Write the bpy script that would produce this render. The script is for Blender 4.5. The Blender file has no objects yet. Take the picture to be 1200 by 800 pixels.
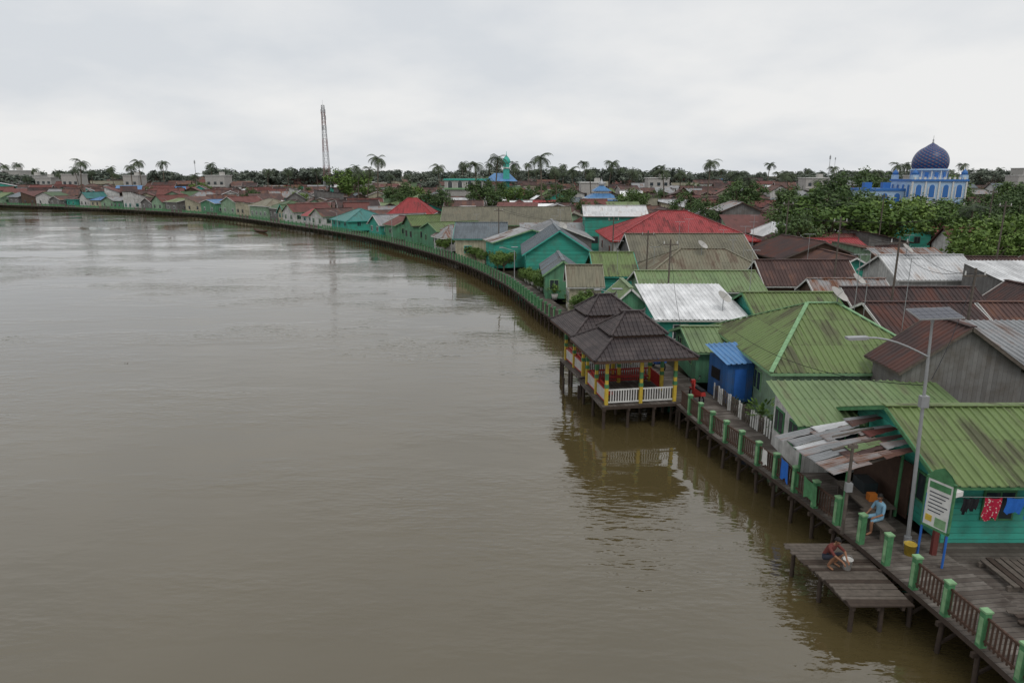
import bpy, math, random
from mathutils import Vector, Matrix
R=random.Random(7)
sc=bpy.context.scene
sc.view_settings.view_transform='Standard'; sc.view_settings.look='None'; sc.view_settings.exposure=0
V=Vector
# ------------------------------------------------------------------ materials
def new_mat(name,rough=.7,col=(.5,.5,.5),spec=.3,metal=0):
    m=bpy.data.materials.new(name); m.use_nodes=True
    n=m.node_tree.nodes; l=m.node_tree.links; b=n['Principled BSDF']
    b.inputs['Base Color'].default_value=(*col,1); b.inputs['Roughness'].default_value=rough
    b.inputs['Specular IOR Level'].default_value=spec; b.inputs['Metallic'].default_value=metal
    return m,n,l,b
def math_n(n,l,op,a,b=None):
    k=n.new('ShaderNodeMath'); k.operation=op
    for i,x in enumerate((a,b)):
        if x is None: continue
        if isinstance(x,(int,float)): k.inputs[i].default_value=x
        else: l.new(x,k.inputs[i])
    return k.outputs[0]
def ramp(n,l,src,p0,p1,c0=(0,0,0,1),c1=(1,1,1,1)):
    r=n.new('ShaderNodeValToRGB'); r.color_ramp.elements[0].position=p0; r.color_ramp.elements[1].position=p1
    r.color_ramp.elements[0].color=c0; r.color_ramp.elements[1].color=c1
    l.new(src,r.inputs[0]); return r.outputs[0]
def mix(n,l,f,a,b,mode='MIX'):
    k=n.new('ShaderNodeMix'); k.data_type='RGBA'; k.blend_type=mode
    for s,x in ((k.inputs[0],f),(k.inputs[6],a),(k.inputs[7],b)):
        if isinstance(x,(int,float)): s.default_value=x
        elif isinstance(x,tuple): s.default_value=(*x[:3],1)
        else: l.new(x,s)
    return k.outputs[2]
def noise_n(n,l,vec,scale,detail=4,rough=.55):
    k=n.new('ShaderNodeTexNoise'); k.inputs['Scale'].default_value=scale; k.inputs['Detail'].default_value=detail
    k.inputs['Roughness'].default_value=rough
    if vec is not None: l.new(vec,k.inputs['Vector'])
    return k.outputs[0]
def uv_nodes(n,l):
    uv=n.new('ShaderNodeUVMap'); oi=n.new('ShaderNodeObjectInfo')
    sep=n.new('ShaderNodeSeparateXYZ'); l.new(uv.outputs[0],sep.inputs[0])
    r=math_n(n,l,'MULTIPLY',oi.outputs['Random'],71.0)
    cmb=n.new('ShaderNodeCombineXYZ'); l.new(sep.outputs[0],cmb.inputs[0]); l.new(sep.outputs[1],cmb.inputs[1]); l.new(r,cmb.inputs[2])
    return sep.outputs[0],sep.outputs[1],cmb.outputs[0],oi.outputs['Random']
def roof_mat(name,col,rustcol=(.09,.04,.025),rust=.3,rough=.5,var=.25,metal=0.0,sheet=.85):
    m,n,l,b=new_mat(name,rough,col,.35,metal)
    u,v,vec,rnd=uv_nodes(n,l)
    fu=math_n(n,l,'FLOOR',math_n(n,l,'DIVIDE',u,sheet)); fv=math_n(n,l,'FLOOR',math_n(n,l,'DIVIDE',v,2.1))
    c=n.new('ShaderNodeCombineXYZ'); l.new(fu,c.inputs[0]); l.new(fv,c.inputs[1]); l.new(math_n(n,l,'MULTIPLY',rnd,37.),c.inputs[2])
    w=n.new('ShaderNodeTexWhiteNoise'); w.noise_dimensions='3D'; l.new(c.outputs[0],w.inputs[0])
    mp=n.new('ShaderNodeMapping'); l.new(vec,mp.inputs[0]); mp.inputs['Scale'].default_value=(2.4,.4,1)
    n1=noise_n(n,l,mp.outputs[0],1.0,6,.68)
    n2=noise_n(n,l,vec,.45,5,.6)
    k=math_n(n,l,'ADD',math_n(n,l,'MULTIPLY',w.outputs[0],var),1-var/2)
    k=math_n(n,l,'MULTIPLY',k,math_n(n,l,'ADD',math_n(n,l,'MULTIPLY',n1,1.4),.3))
    k=math_n(n,l,'MULTIPLY',k,math_n(n,l,'ADD',math_n(n,l,'MULTIPLY',n2,1.0),.5))
    k=math_n(n,l,'MULTIPLY',k,math_n(n,l,'ADD',math_n(n,l,'MULTIPLY',rnd,.5),.78))
    lap=ramp(n,l,math_n(n,l,'FRACT',math_n(n,l,'DIVIDE',v,2.1)),0,.035,(.6,.6,.6,1),(1,1,1,1))
    k=math_n(n,l,'MULTIPLY',k,lap)
    base=n.new('ShaderNodeVectorMath'); base.operation='SCALE'; base.inputs[0].default_value=col; l.new(k,base.inputs['Scale'])
    s=math_n(n,l,'ADD',math_n(n,l,'MULTIPLY',n1,.6),math_n(n,l,'MULTIPLY',n2,.4))
    s=math_n(n,l,'ADD',s,math_n(n,l,'MULTIPLY',math_n(n,l,'SUBTRACT',w.outputs[0],.5),.14))
    s=math_n(n,l,'ADD',s,math_n(n,l,'MULTIPLY',math_n(n,l,'SUBTRACT',rnd,.5),.12))
    f=ramp(n,l,s,.66-rust*.35,.82-rust*.35)
    rc=n.new('ShaderNodeVectorMath'); rc.operation='SCALE'; rc.inputs[0].default_value=rustcol; l.new(math_n(n,l,'ADD',math_n(n,l,'MULTIPLY',n2,1.6),.25),rc.inputs['Scale'])
    l.new(mix(n,l,f,base.outputs[0],rc.outputs[0]),b.inputs['Base Color'])
    l.new(math_n(n,l,'ADD',math_n(n,l,'MULTIPLY',f,.3),rough),b.inputs['Roughness'])
    return m
RM={
 'green':roof_mat('green_metal_sheet',(.125,.18,.062),(.075,.08,.045),.45,.5,.28),
 'pgreen':roof_mat('faded_green_metal_sheet',(.155,.225,.10),(.095,.098,.06),.45,.5,.28),
 'dgreen':roof_mat('dark_green_metal_sheet',(.07,.12,.058),(.05,.05,.03),.4,.55,.25),
 'olive':roof_mat('olive_metal_sheet',(.165,.155,.11),(.10,.075,.055),.4,.55,.25),
 'rust':roof_mat('rusted_zinc_sheet',(.088,.05,.045),(.135,.068,.047),.5,.7,.5),
 'rust2':roof_mat('dark_rusted_zinc_sheet',(.055,.036,.035),(.09,.042,.034),.5,.7,.5),
 'redrust':roof_mat('reddish_rusted_sheet',(.135,.045,.038),(.065,.034,.03),.45,.65,.4),
 'grey':roof_mat('galvanised_sheet',(.25,.26,.27),(.13,.08,.06),.42,.45,.3,.2),
 'oldgrey':roof_mat('patchy_rusted_galvanised_sheet',(.3,.31,.32),(.16,.075,.045),.62,.5,.5,.1,.6),
 'lgrey':roof_mat('pale_zinc_sheet',(.48,.49,.5),(.22,.17,.14),.26,.45,.2,.05),
 'white':roof_mat('new_white_zinc_sheet',(.72,.73,.74),(.4,.37,.34),.2,.45,.14,0),
 'bluegrey':roof_mat('blue_grey_sheet',(.12,.145,.165),(.09,.08,.07),.35,.5,.28,.1),
 'red':roof_mat('red_metal_sheet',(.27,.034,.037),(.12,.03,.03),.4,.5,.25),
 'blue':roof_mat('blue_metal_sheet',(.07,.18,.36),(.06,.09,.13),.3,.5,.2),
 'teal':roof_mat('teal_metal_sheet',(.04,.17,.16),(.05,.08,.07),.35,.5,.25),
}
def wall_mat(name,col,plank=.2,grime=.5,horizontal=False):
    m,n,l,b=new_mat(name,.8,col,.2)
    u,v,vec,rnd=uv_nodes(n,l)
    q=math_n(n,l,'DIVIDE',v if horizontal else u,plank)
    w=n.new('ShaderNodeTexWhiteNoise'); w.noise_dimensions='1D'; l.new(math_n(n,l,'FLOOR',q),w.inputs['W'])
    gap=ramp(n,l,math_n(n,l,'FRACT',q),0.0,.1)
    n1=noise_n(n,l,vec,1.3,6,.65)
    k=math_n(n,l,'ADD',math_n(n,l,'MULTIPLY',w.outputs[0],.25),.78)
    k=math_n(n,l,'MULTIPLY',k,math_n(n,l,'ADD',math_n(n,l,'MULTIPLY',gap,.45),.55))
    base=n.new('ShaderNodeVectorMath'); base.operation='SCALE'; base.inputs[0].default_value=col; l.new(k,base.inputs['Scale'])
    f=math_n(n,l,'MULTIPLY',ramp(n,l,n1,.42,.72),grime)
    l.new(mix(n,l,f,base.outputs[0],(.10,.085,.07)),b.inputs['Base Color'])
    bp=n.new('ShaderNodeBump'); bp.inputs['Strength'].default_value=.5; bp.inputs['Distance'].default_value=.02
    l.new(gap,bp.inputs['Height']); l.new(bp.outputs[0],b.inputs['Normal'])
    return m
WM={
 'turq':wall_mat('turquoise_painted_boards',(.055,.37,.285),.22,.45,True),
 'green':wall_mat('green_painted_boards',(.11,.29,.17),.2,.5),
 'lgreen':wall_mat('pale_green_boards',(.27,.41,.28),.2,.55),
 'cream':wall_mat('cream_boards',(.47,.44,.32),.2,.55),
 'white':wall_mat('whitewashed_boards',(.6,.6,.58),.2,.5),
 'wood':wall_mat('weathered_grey_boards',(.19,.185,.18),.2,.75),
 'brown':wall_mat('brown_boards',(.11,.07,.05),.2,.5),
 'blue':wall_mat('blue_boards',(.035,.12,.32),.3,.4),
}
def plain(name,col,rough=.6,amt=.35,scale=3,metal=0,spec=.3):
    m,n,l,b=new_mat(name,rough,col,spec,metal)
    tc=n.new('ShaderNodeTexCoord'); n1=noise_n(n,l,tc.outputs['Object'],scale,6,.65)
    k=math_n(n,l,'ADD',math_n(n,l,'MULTIPLY',n1,amt*2.4),1-amt*1.2)
    s=n.new('ShaderNodeVectorMath'); s.operation='SCALE'; s.inputs[0].default_value=col; l.new(k,s.inputs['Scale'])
    l.new(s.outputs[0],b.inputs['Base Color']); return m
M={
 'trimw':plain('white_paint',(.6,.6,.58),.6,.35),'trimg':plain('green_paint',(.065,.19,.085),.65,.6,5),
 'trimt':plain('turquoise_paint',(.06,.38,.31),.55,.3),'lgreen':plain('pale_green_paint',(.19,.34,.18),.65,.6,5),
 'yellow':plain('yellow_paint',(.5,.36,.05),.5,.35,5),'red':plain('red_paint',(.34,.03,.025),.5,.25),
 'dred':plain('faded_tower_paint',(.2,.12,.115),.7,.3),
 'dark':plain('dark_opening',(.012,.012,.014),.4,.2),'glass':plain('window_glass',(.03,.04,.045),.12,.2,3,0,.6),
 'wood':plain('weathered_timber',(.105,.088,.074),.85,.65,5),'dwood':plain('dark_wet_timber',(.05,.036,.028),.8,.5,5),
 'brown':plain('brown_stained_timber',(.07,.04,.028),.75,.4,5),
 'steel':plain('galvanised_steel',(.34,.35,.36),.45,.15,6,.4),'panel':plain('solar_cells',(.012,.018,.04),.15,.2,9,0,.7),
 'bluep':plain('blue_paint',(.03,.13,.45),.45,.25),'skin':plain('brown_skin',(.26,.13,.075),.6,.12,12),
 'hair':plain('black_hair',(.012,.01,.01),.6,.2,20),'maroon':plain('maroon_cloth',(.13,.035,.03),.9,.3,14),
 'ltblue':plain('light_blue_cloth',(.2,.36,.48),.9,.2,14),'shorts':plain('dark_cloth',(.03,.035,.05),.9,.3,14),
 'black':plain('black_cloth',(.015,.015,.018),.9,.3,10),'bluec':plain('blue_cloth',(.02,.12,.45),.9,.3,6),
 'conc':plain('weathered_concrete',(.38,.37,.35),.85,.3,1.5),'orange':plain('orange_plastic',(.5,.16,.03),.4,.15),
 'bark':plain('bark',(.13,.105,.08),.9,.4,6),'ltbluep':plain('light_blue_paint',(.36,.5,.66),.55,.2,.6),
 'mblue':plain('mosque_blue_paint',(.04,.15,.42),.5,.15,.6),
}
def cloth_pattern():
    m,n,l,b=new_mat('red_floral_cloth',.9,(.5,.03,.05),.1)
    tc=n.new('ShaderNodeTexCoord'); v=n.new('ShaderNodeTexVoronoi'); v.inputs['Scale'].default_value=13; l.new(tc.outputs['Object'],v.inputs[0])
    l.new(mix(n,l,ramp(n,l,v.outputs[0],.25,.4),(.6,.5,.45),(.38,.02,.05)),b.inputs['Base Color']); return m
M['floral']=cloth_pattern()
def leaf_mat(name,c0,c1):
    m,n,l,b=new_mat(name,.6,c0,.25)
    g=n.new('ShaderNodeNewGeometry'); oi=n.new('ShaderNodeObjectInfo')
    f=math_n(n,l,'ADD',math_n(n,l,'MULTIPLY',g.outputs['Random Per Island'],.6),math_n(n,l,'MULTIPLY',oi.outputs['Random'],.45))
    l.new(ramp(n,l,f,.1,.95,(*c0,1),(*c1,1)),b.inputs['Base Color']); return m
M['leaf']=leaf_mat('broad_leaves',(.03,.06,.02),(.095,.15,.045))
M['leafb']=leaf_mat('bright_leaves',(.05,.10,.02),(.15,.23,.05))
M['leafd']=leaf_mat('haze_tinted_leaves',(.065,.085,.07),(.15,.175,.135))  # far-tree haze painted into the leaf colours: paler and greyer
M['palm']=leaf_mat('palm_fronds',(.035,.055,.03),(.09,.115,.06))
def deck_mat():
    m,n,l,b=new_mat('boardwalk_planks',.8,(.1,.08,.07),.3)
    u,v,vec,rnd=uv_nodes(n,l)
    q=math_n(n,l,'DIVIDE',u,.2)
    w=n.new('ShaderNodeTexWhiteNoise'); w.noise_dimensions='1D'; l.new(math_n(n,l,'FLOOR',q),w.inputs['W'])
    gap=ramp(n,l,math_n(n,l,'FRACT',q),0.02,.12)
    n1=noise_n(n,l,vec,1.1,6,.65)
    c=mix(n,l,w.outputs[0],(.085,.07,.06),(.2,.18,.16))
    c=mix(n,l,ramp(n,l,n1,.4,.65),c,(.06,.048,.04))
    c=mix(n,l,gap,(.012,.01,.01),c)
    l.new(c,b.inputs['Base Color'])
    bp=n.new('ShaderNodeBump'); bp.inputs['Strength'].default_value=.6; bp.inputs['Distance'].default_value=.02
    l.new(gap,bp.inputs['Height']); l.new(bp.outputs[0],b.inputs['Normal']); return m
M['deck']=deck_mat()
def tile_mat():
    m,n,l,b=new_mat('dark_brown_metal_tiles',.5,(.04,.03,.03),.4)
    u,v,vec,rnd=uv_nodes(n,l)
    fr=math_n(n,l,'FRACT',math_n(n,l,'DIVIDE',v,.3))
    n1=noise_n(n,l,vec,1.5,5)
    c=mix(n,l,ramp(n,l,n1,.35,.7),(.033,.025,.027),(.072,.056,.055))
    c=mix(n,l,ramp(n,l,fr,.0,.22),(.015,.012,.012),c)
    l.new(c,b.inputs['Base Color'])
    bp=n.new('ShaderNodeBump'); bp.inputs['Strength'].default_value=.9; bp.inputs['Distance'].default_value=.04; bp.invert=True
    l.new(fr,bp.inputs['Height']); l.new(bp.outputs[0],b.inputs['Normal']); return m
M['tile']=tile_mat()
def land_mat():
    m,n,l,b=new_mat('riverbank_ground',.95,(.08,.07,.05),.1)
    g=n.new('ShaderNodeNewGeometry')
    n1=noise_n(n,l,g.outputs['Position'],.06,6); n2=noise_n(n,l,g.outputs['Position'],1.2,6)
    c=mix(n,l,ramp(n,l,n1,.4,.6),(.085,.07,.05),(.045,.065,.025)); c=mix(n,l,ramp(n,l,n2,.3,.7),c,(.05,.04,.03))
    l.new(c,b.inputs['Base Color']); return m
M['land']=land_mat()
def water_mat():
    m,n,l,b=new_mat('muddy_river_water',.02,(.09,.066,.03),.5)
    b.inputs['IOR'].default_value=1.9
    g=n.new('ShaderNodeNewGeometry')
    n1=noise_n(n,l,g.outputs['Position'],.03,5,.6)
    c=mix(n,l,ramp(n,l,n1,.35,.65),(.066,.05,.019),(.09,.071,.034)); l.new(c,b.inputs['Base Color'])
    mp=n.new('ShaderNodeMapping'); mp.inputs['Scale'].default_value=(.75,1.9,1); mp.inputs['Rotation'].default_value=(0,0,.25); l.new(g.outputs['Position'],mp.inputs[0])
    r1=noise_n(n,l,mp.outputs[0],.75,2,.5); r2=noise_n(n,l,mp.outputs[0],3.0,2,.5); r3=noise_n(n,l,mp.outputs[0],.15,2,.5)
    mp2=n.new('ShaderNodeMapping'); mp2.inputs['Scale'].default_value=(.6,1.3,1); l.new(g.outputs['Position'],mp2.inputs[0])
    patch=ramp(n,l,noise_n(n,l,mp2.outputs[0],.055,5,.62),.45,.6)
    h=math_n(n,l,'ADD',math_n(n,l,'MULTIPLY',r1,math_n(n,l,'ADD',math_n(n,l,'MULTIPLY',patch,.055),.007)),math_n(n,l,'MULTIPLY',r3,.035))
    h2=math_n(n,l,'MULTIPLY',r2,math_n(n,l,'ADD',math_n(n,l,'MULTIPLY',patch,.02),.0018))
    bp=n.new('ShaderNodeBump'); bp.inputs['Strength'].default_value=1; bp.inputs['Distance'].default_value=1.0
    l.new(math_n(n,l,'ADD',h,h2),bp.inputs['Height']); l.new(bp.outputs[0],b.inputs['Normal'])
    l.new(math_n(n,l,'ADD',math_n(n,l,'MULTIPLY',patch,.04),.01),b.inputs['Roughness'])
    return m
M['water']=water_mat()
def dome_mat():
    m,n,l,b=new_mat('patterned_dome_tiles',.4,(.03,.08,.3),.4)
    u,v,vec,rnd=uv_nodes(n,l)
    a=math_n(n,l,'FRACT',math_n(n,l,'ADD',u,v)); c2=math_n(n,l,'FRACT',math_n(n,l,'SUBTRACT',u,v))
    f=math_n(n,l,'MULTIPLY',ramp(n,l,a,.55,.6),ramp(n,l,c2,.55,.6))
    c=mix(n,l,f,(.015,.04,.14),(.24,.07,.06)); c=mix(n,l,math_n(n,l,'MULTIPLY',ramp(n,l,a,.8,.85),.6),c,(.05,.2,.32))
    l.new(c,b.inputs['Base Color']); return m
M['dome']=dome_mat()
# ------------------------------------------------------------------ mesh builder
class MB:
    def __init__(s): s.v=[];s.f=[];s.mi=[];s.uv=[];s.sm=[];s.mats=[];s.T=Matrix()
    def m(s,mat):
        if isinstance(mat,str): mat=M[mat]
        if mat not in s.mats: s.mats.append(mat)
        return s.mats.index(mat)
    def face(s,pts,mat,uvs=None,smooth=False):
        i0=len(s.v); pts=[V(p) for p in pts]
        s.v+= [tuple(s.T@p) for p in pts]; s.f.append(tuple(range(i0,i0+len(pts)))); s.mi.append(s.m(mat)); s.sm.append(smooth)
        if uvs is None:
            nrm=(pts[1]-pts[0]).cross(pts[2]-pts[0])
            ax=max(range(3),key=lambda k:abs(nrm[k]))
            uvs=[(p.y,p.z) if ax==0 else (p.x,p.z) if ax==1 else (p.x,p.y) for p in pts]
        s.uv+=uvs
    def shared(s,pts,faces,mat,smooth=True,uvs=None):
        i0=len(s.v); s.v+=[tuple(s.T@V(p)) for p in pts]; k=s.m(mat)
        for j,f in enumerate(faces):
            s.f.append(tuple(i0+i for i in f)); s.mi.append(k); s.sm.append(smooth)
            s.uv+= uvs[j] if uvs else [(pts[i][0],pts[i][2]) for i in f]
    def box(s,c,d,mat,rz=0):
        x,y,z=[q/2 for q in d]; Q=Matrix.Translation(V(c))@Matrix.Rotation(rz,4,'Z')
        p=[Q@V((a*x,b*y,e*z)) for e in(-1,1) for a,b in((-1,-1),(1,-1),(1,1),(-1,1))]
        D=d
        def q(i,w,h): s.face([p[k] for k in i],mat,[(0+c[0]*.7,0),(w+c[0]*.7,0),(w+c[0]*.7,h),(c[0]*.7,h)])
        q((0,1,5,4),D[0],D[2]);q((1,2,6,5),D[1],D[2]);q((2,3,7,6),D[0],D[2]);q((3,0,4,7),D[1],D[2]);q((4,5,6,7),D[0],D[1]);q((3,2,1,0),D[0],D[1])
    def beam(s,a,b,w,h,mat):
        a=V(a);b=V(b);d=(b-a); L=d.length
        if L<1e-5:return
        d/=L; up=V((0,0,1)) if abs(d.z)<.95 else V((0,1,0)); r=d.cross(up).normalized(); u=r.cross(d)
        p=[q+r*x*w/2+u*y*h/2 for q in(a,b) for x,y in((-1,-1),(1,-1),(1,1),(-1,1))]
        for i in((0,1,5,4),(1,2,6,5),(2,3,7,6),(3,0,4,7),(3,2,1,0),(4,5,6,7)): s.face([p[k] for k in i],mat)
    def cyl(s,a,b,r0,r1,mat,n=8,caps=True,smooth=True):
        a=V(a);b=V(b);d=(b-a).normalized(); up=V((0,0,1)) if abs(d.z)<.95 else V((1,0,0)); r=d.cross(up).normalized(); u=r.cross(d)
        pts=[];fs=[]
        for q,rr in((a,r0),(b,r1)):
            for i in range(n):
                t=2*math.pi*i/n; pts.append(q+r*math.cos(t)*rr+u*math.sin(t)*rr)
        for i in range(n): fs.append((i,(i+1)%n,n+(i+1)%n,n+i))
        s.shared(pts,fs,mat,smooth)
        if caps: s.shared(pts,[tuple(range(n))[::-1],tuple(range(n,2*n))],mat,False)
    def lathe(s,c,prof,mat,n=20,ur=12,vr=6):
        pts=[];fs=[];uvs=[]
        for r,z in prof:
            for i in range(n+1):
                t=2*math.pi*i/n; pts.append((c[0]+r*math.cos(t),c[1]+r*math.sin(t),c[2]+z))
        for j in range(len(prof)-1):
            for i in range(n):
                fs.append((j*(n+1)+i,j*(n+1)+i+1,(j+1)*(n+1)+i+1,(j+1)*(n+1)+i))
                u0,u1=i/n*ur,(i+1)/n*ur; v0,v1=j/(len(prof)-1)*vr,(j+1)/(len(prof)-1)*vr
                uvs.append([(u0,v0),(u1,v0),(u1,v1),(u0,v1)])
        s.shared(pts,fs,mat,True,uvs)
    def slope(s,E0,E1,T0,T1,mat,period=.3,amp=.05,ribs=True):
        E0,E1,T0,T1=V(E0),V(E1),V(T0),V(T1); L=(E1-E0).length; ex=(E1-E0)/L
        a=(T0-E0).dot(ex); b=(T1-E0).dot(ex); up=(T0-E0)-ex*a; H=up.length; up/=H; nn=ex.cross(up)
        if not ribs:
            P=[E0,E1,T1]+([T0] if (T1-T0).length>.01 else []); s.face(P,mat,[((p-E0).dot(ex),(p-E0).dot(up)) for p in P]); return
        us=[];k=0
        while k*period<L:
            for q,o in((0,0),(.6,0),(.7,1),(.9,1)):
                u=(k+q)*period
                if u<L: us.append((u,o))
            k+=1
        us.append((L,0)); ua=RR.random()*9
        def h(u):
            t=1
            if a>1e-3: t=min(t,u/a)
            if L-b>1e-3: t=min(t,(L-u)/(L-b))
            return max(t,0)*H
        for (u0,o0),(u1,o1) in zip(us,us[1:]):
            h0,h1=h(u0),h(u1)
            P=[E0+ex*u0+nn*amp*o0,E0+ex*u1+nn*amp*o1,E0+ex*u1+nn*amp*o1+up*h1,E0+ex*u0+nn*amp*o0+up*h0]
            s.face(P,mat,[(u0+ua,0),(u1+ua,0),(u1+ua,h1),(u0+ua,h0)])
    def obj(s,name,parent=None):
        me=bpy.data.meshes.new(name); me.from_pydata(s.v,[],s.f)
        for mt in s.mats: me.materials.append(mt)
        me.polygons.foreach_set('material_index',s.mi); me.polygons.foreach_set('use_smooth',s.sm)
        uvl=me.uv_layers.new(name='UVMap'); uvl.data.foreach_set('uv',[c for q in s.uv for c in q])
        me.update(); o=bpy.data.objects.new(name,me); sc.collection.objects.link(o)
        if parent: o.parent=parent
        return o
RR=random.Random(3)
def empty(name,loc=(0,0,0),rz=0):
    e=bpy.data.objects.new(name,None); e.location=loc; e.rotation_euler=(0,0,rz); e.empty_display_size=.5; sc.collection.objects.link(e); return e
# ------------------------------------------------------------------ river bank curve (outer edge of boardwalk)
BK=[(13.0,-60),(12.6,-20),(12.2,4),(12.0,11),(11.8,14.7),(11.52,17.2),(11.22,19.7),(10.57,23.4),(10.06,25.8),(9.2,29.5),(8.75,32.2),(8.3,36),(7.5,41),(5.4,49),(3.0,56.8),(-.9,74.6),(-6.9,92.6),(-15.1,110),(-27.8,131.8),(-49.7,160.9),(-88.9,206),(-140,243),(-205,278),(-330,325),(-600,420)]
pts=[]
for i in range(len(BK)-1):
    p0=V(BK[max(i-1,0)]);p1=V(BK[i]);p2=V(BK[i+1]);p3=V(BK[min(i+2,len(BK)-1)])
    for k in range(10):
        t=k/10; d1=(p2-p1).length
        m1=(p2-p0)/max((p2-p0).length,1e-3)*d1; m2=(p3-p1)/max((p3-p1).length,1e-3)*d1
        pts.append(p1*(2*t**3-3*t*t+1)+m1*(t**3-2*t*t+t)+p2*(-2*t**3+3*t*t)+m2*(t**3-t*t))
pts.append(V(BK[-1]))
S=[];DS=1.25; acc=0
for a,b in zip(pts,pts[1:]):
    L=(b-a).length
    while acc<=L:
        S.append(a+(b-a)*(acc/L)); acc+=DS
    acc-=L
BS=[]
for i,p in enumerate(S):
    t=(S[min(i+1,len(S)-1)]-S[max(i-1,0)]).normalized(); BS.append((p,t,V((t.y,-t.x))))
def bank_x(y):
    best=BS[0][0].x
    for a,b in zip(BS,BS[1:]):
        if a[0].y<=y<=b[0].y: return a[0].x+(b[0].x-a[0].x)*(y-a[0].y)/max(b[0].y-a[0].y,1e-6)
    return -600 if y>400 else best
def bank_dist(x,y):
    return min((p.x-x)**2+(p.y-y)**2 for p,_,_ in BS[::3])**.5
w=MB(); w.face([(-5000,-300,0),(400,-300,0),(400,6000,0),(-5000,6000,0)],'water'); w.obj('river_water')
g=MB(); LB=[]
for p,t,n in BS[::4]: LB.append((p,n))
for (p,n),(q,k) in zip(LB,LB[1:]):
    def o(a,nn,d,z): return (a.x+nn.x*d,a.y+nn.y*d,z)
    g.face([o(p,n,.9,-.6),o(p,n,2.6,.55),o(q,k,2.6,.55),o(q,k,.9,-.6)][::-1],'land')
    a=o(p,n,2.6,.55); b=o(q,k,2.6,.55)
    g.face([a,(5000,a[1],.55),(5000,b[1],.55),b],'land')
e=LB[-1][0]
g.face([(e.x+2,e.y+1,.55),(5000,e.y+1,.55),(5000,5900,.55),(-4900,5900,.55),(-4900,e.y+900,.55)],'land')
g.obj('ground')
# ------------------------------------------------------------------ boardwalk
dk=MB(); W=2.4; z=1.2
for i,((p,t,n),(q,tt,k)) in enumerate(zip(BS,BS[1:])):
    a=(p.x,p.y,z);b=(q.x,q.y,z);c=(q.x+k.x*W,q.y+k.y*W,z);d=(p.x+n.x*W,p.y+n.y*W,z)
    u0,u1=i*DS,(i+1)*DS
    dk.face([a,d,c,b],'deck',[(u0,0),(u0,W),(u1,W),(u1,0)])
    lo=lambda P:(P[0],P[1],z-.16)
    dk.face([lo(a),a,b,lo(b)],'dwood'); dk.face([lo(b),lo(c),lo(d),lo(a)],'dwood')
    if p.y<300 and p.y>5:
        st=1 if p.y<140 else 2
        if i%st==0:
            for off in(.08,1.25,2.3):
                if off==1.25 and p.y>90: continue
                x,y=p.x+n.x*off,p.y+n.y*off; jx=RR.uniform(-.12,.12)
                dk.cyl((x+jx,y+RR.uniform(-.12,.12),-.8),(x,y,z-.16),.075,.065,'dwood',6,False)
            dk.beam((p.x-n.x*.1,p.y-n.y*.1,z-.24),(p.x+n.x*2.4,p.y+n.y*2.4,z-.24),.1,.14,'dwood')
            if p.y<60: dk.beam((p.x+n.x*.1,p.y+n.y*.1,.35),(p.x+n.x*1.2,p.y+n.y*1.2,.95),.06,.08,'dwood')
dk.obj('timber_boardwalk')
wd=MB()
wd.face([(13.95,4,1.196),(24,4,1.196),(24,20.6,1.196),(13.55,20.6,1.196)],'deck',[(4,0),(4,10),(20.6,10),(20.6,0)])
wd.beam((14.2,17.35,1.28),(20,17.35,1.28),.09,.14,'wood'); wd.beam((14.2,18.6,1.28),(20,18.6,1.28),.09,.14,'wood')
for k in range(26):
    wd.box((14.4+k*.22,17.97,1.375+RR.uniform(0,.02)),(.17,1.5+RR.uniform(-.15,.2),.04),'wood' if RR.random()<.7 else 'dwood',RR.uniform(-.03,.03))
for k in range(9): wd.box((13.9+RR.uniform(0,1.5),15.6+RR.uniform(-.5,.5),1.225+.03*k),(RR.uniform(1.2,2.4),.14,.03),'wood' if k%2 else 'dwood',RR.uniform(-.3,.3))
for x in (14.2,16,18): 
    for y in (5,9,13,17): wd.cyl((x,y,-.5),(x,y,1.1),.08,.08,'dwood',6)
wd.obj('timber_deck')
fn=MB()
for i,((p,t,n),(q,tt,k)) in enumerate(zip(BS,BS[1:])):
    if p.y<5 or p.y>300: continue
    if 32.4<p.y<43.4: continue
    ang=math.atan2(t.y,t.x); off=.1
    a=V((p.x+n.x*off,p.y+n.y*off,z)); b=V((q.x+k.x*off,q.y+k.y*off,z))
    far=p.y>150; ps=.18
    if not(far and i%2):
        lz=RR.uniform(-.04,.04)
        fn.box((a.x,a.y,z+.5),(ps,ps,1.0),'trimg',ang+lz); fn.box((a.x-n.x*.092,a.y-n.y*.092,z+.47),(.12,.012,.74),'lgreen',ang+lz)
        fn.box((a.x,a.y,z+1.02),(ps+.04,ps+.04,.05),'lgreen' if p.y<50 else 'trimg',ang+lz)
    if 17.0<p.y<20.0: continue
    col='brown' if p.y<33 else ('trimg' if (i//6)%3 else 'wood')
    for hz in(.22,.85): fn.beam(a+V((0,0,hz)),b+V((0,0,hz)),.05,.06,col)
    nb=9 if p.y<70 else (5 if p.y<150 else 0)
    for j in range(1,nb):
        if RR.random()<.06: continue
        c=a.lerp(b,j/nb); fn.box((c.x,c.y,z+.5),(.045,.03,.78),col,ang+RR.uniform(-.1,.1))
    if far: fn.beam(a+V((0,0,.5)),b+V((0,0,.5)),.02,.4,col)
fn.obj('boardwalk_railing')
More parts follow.
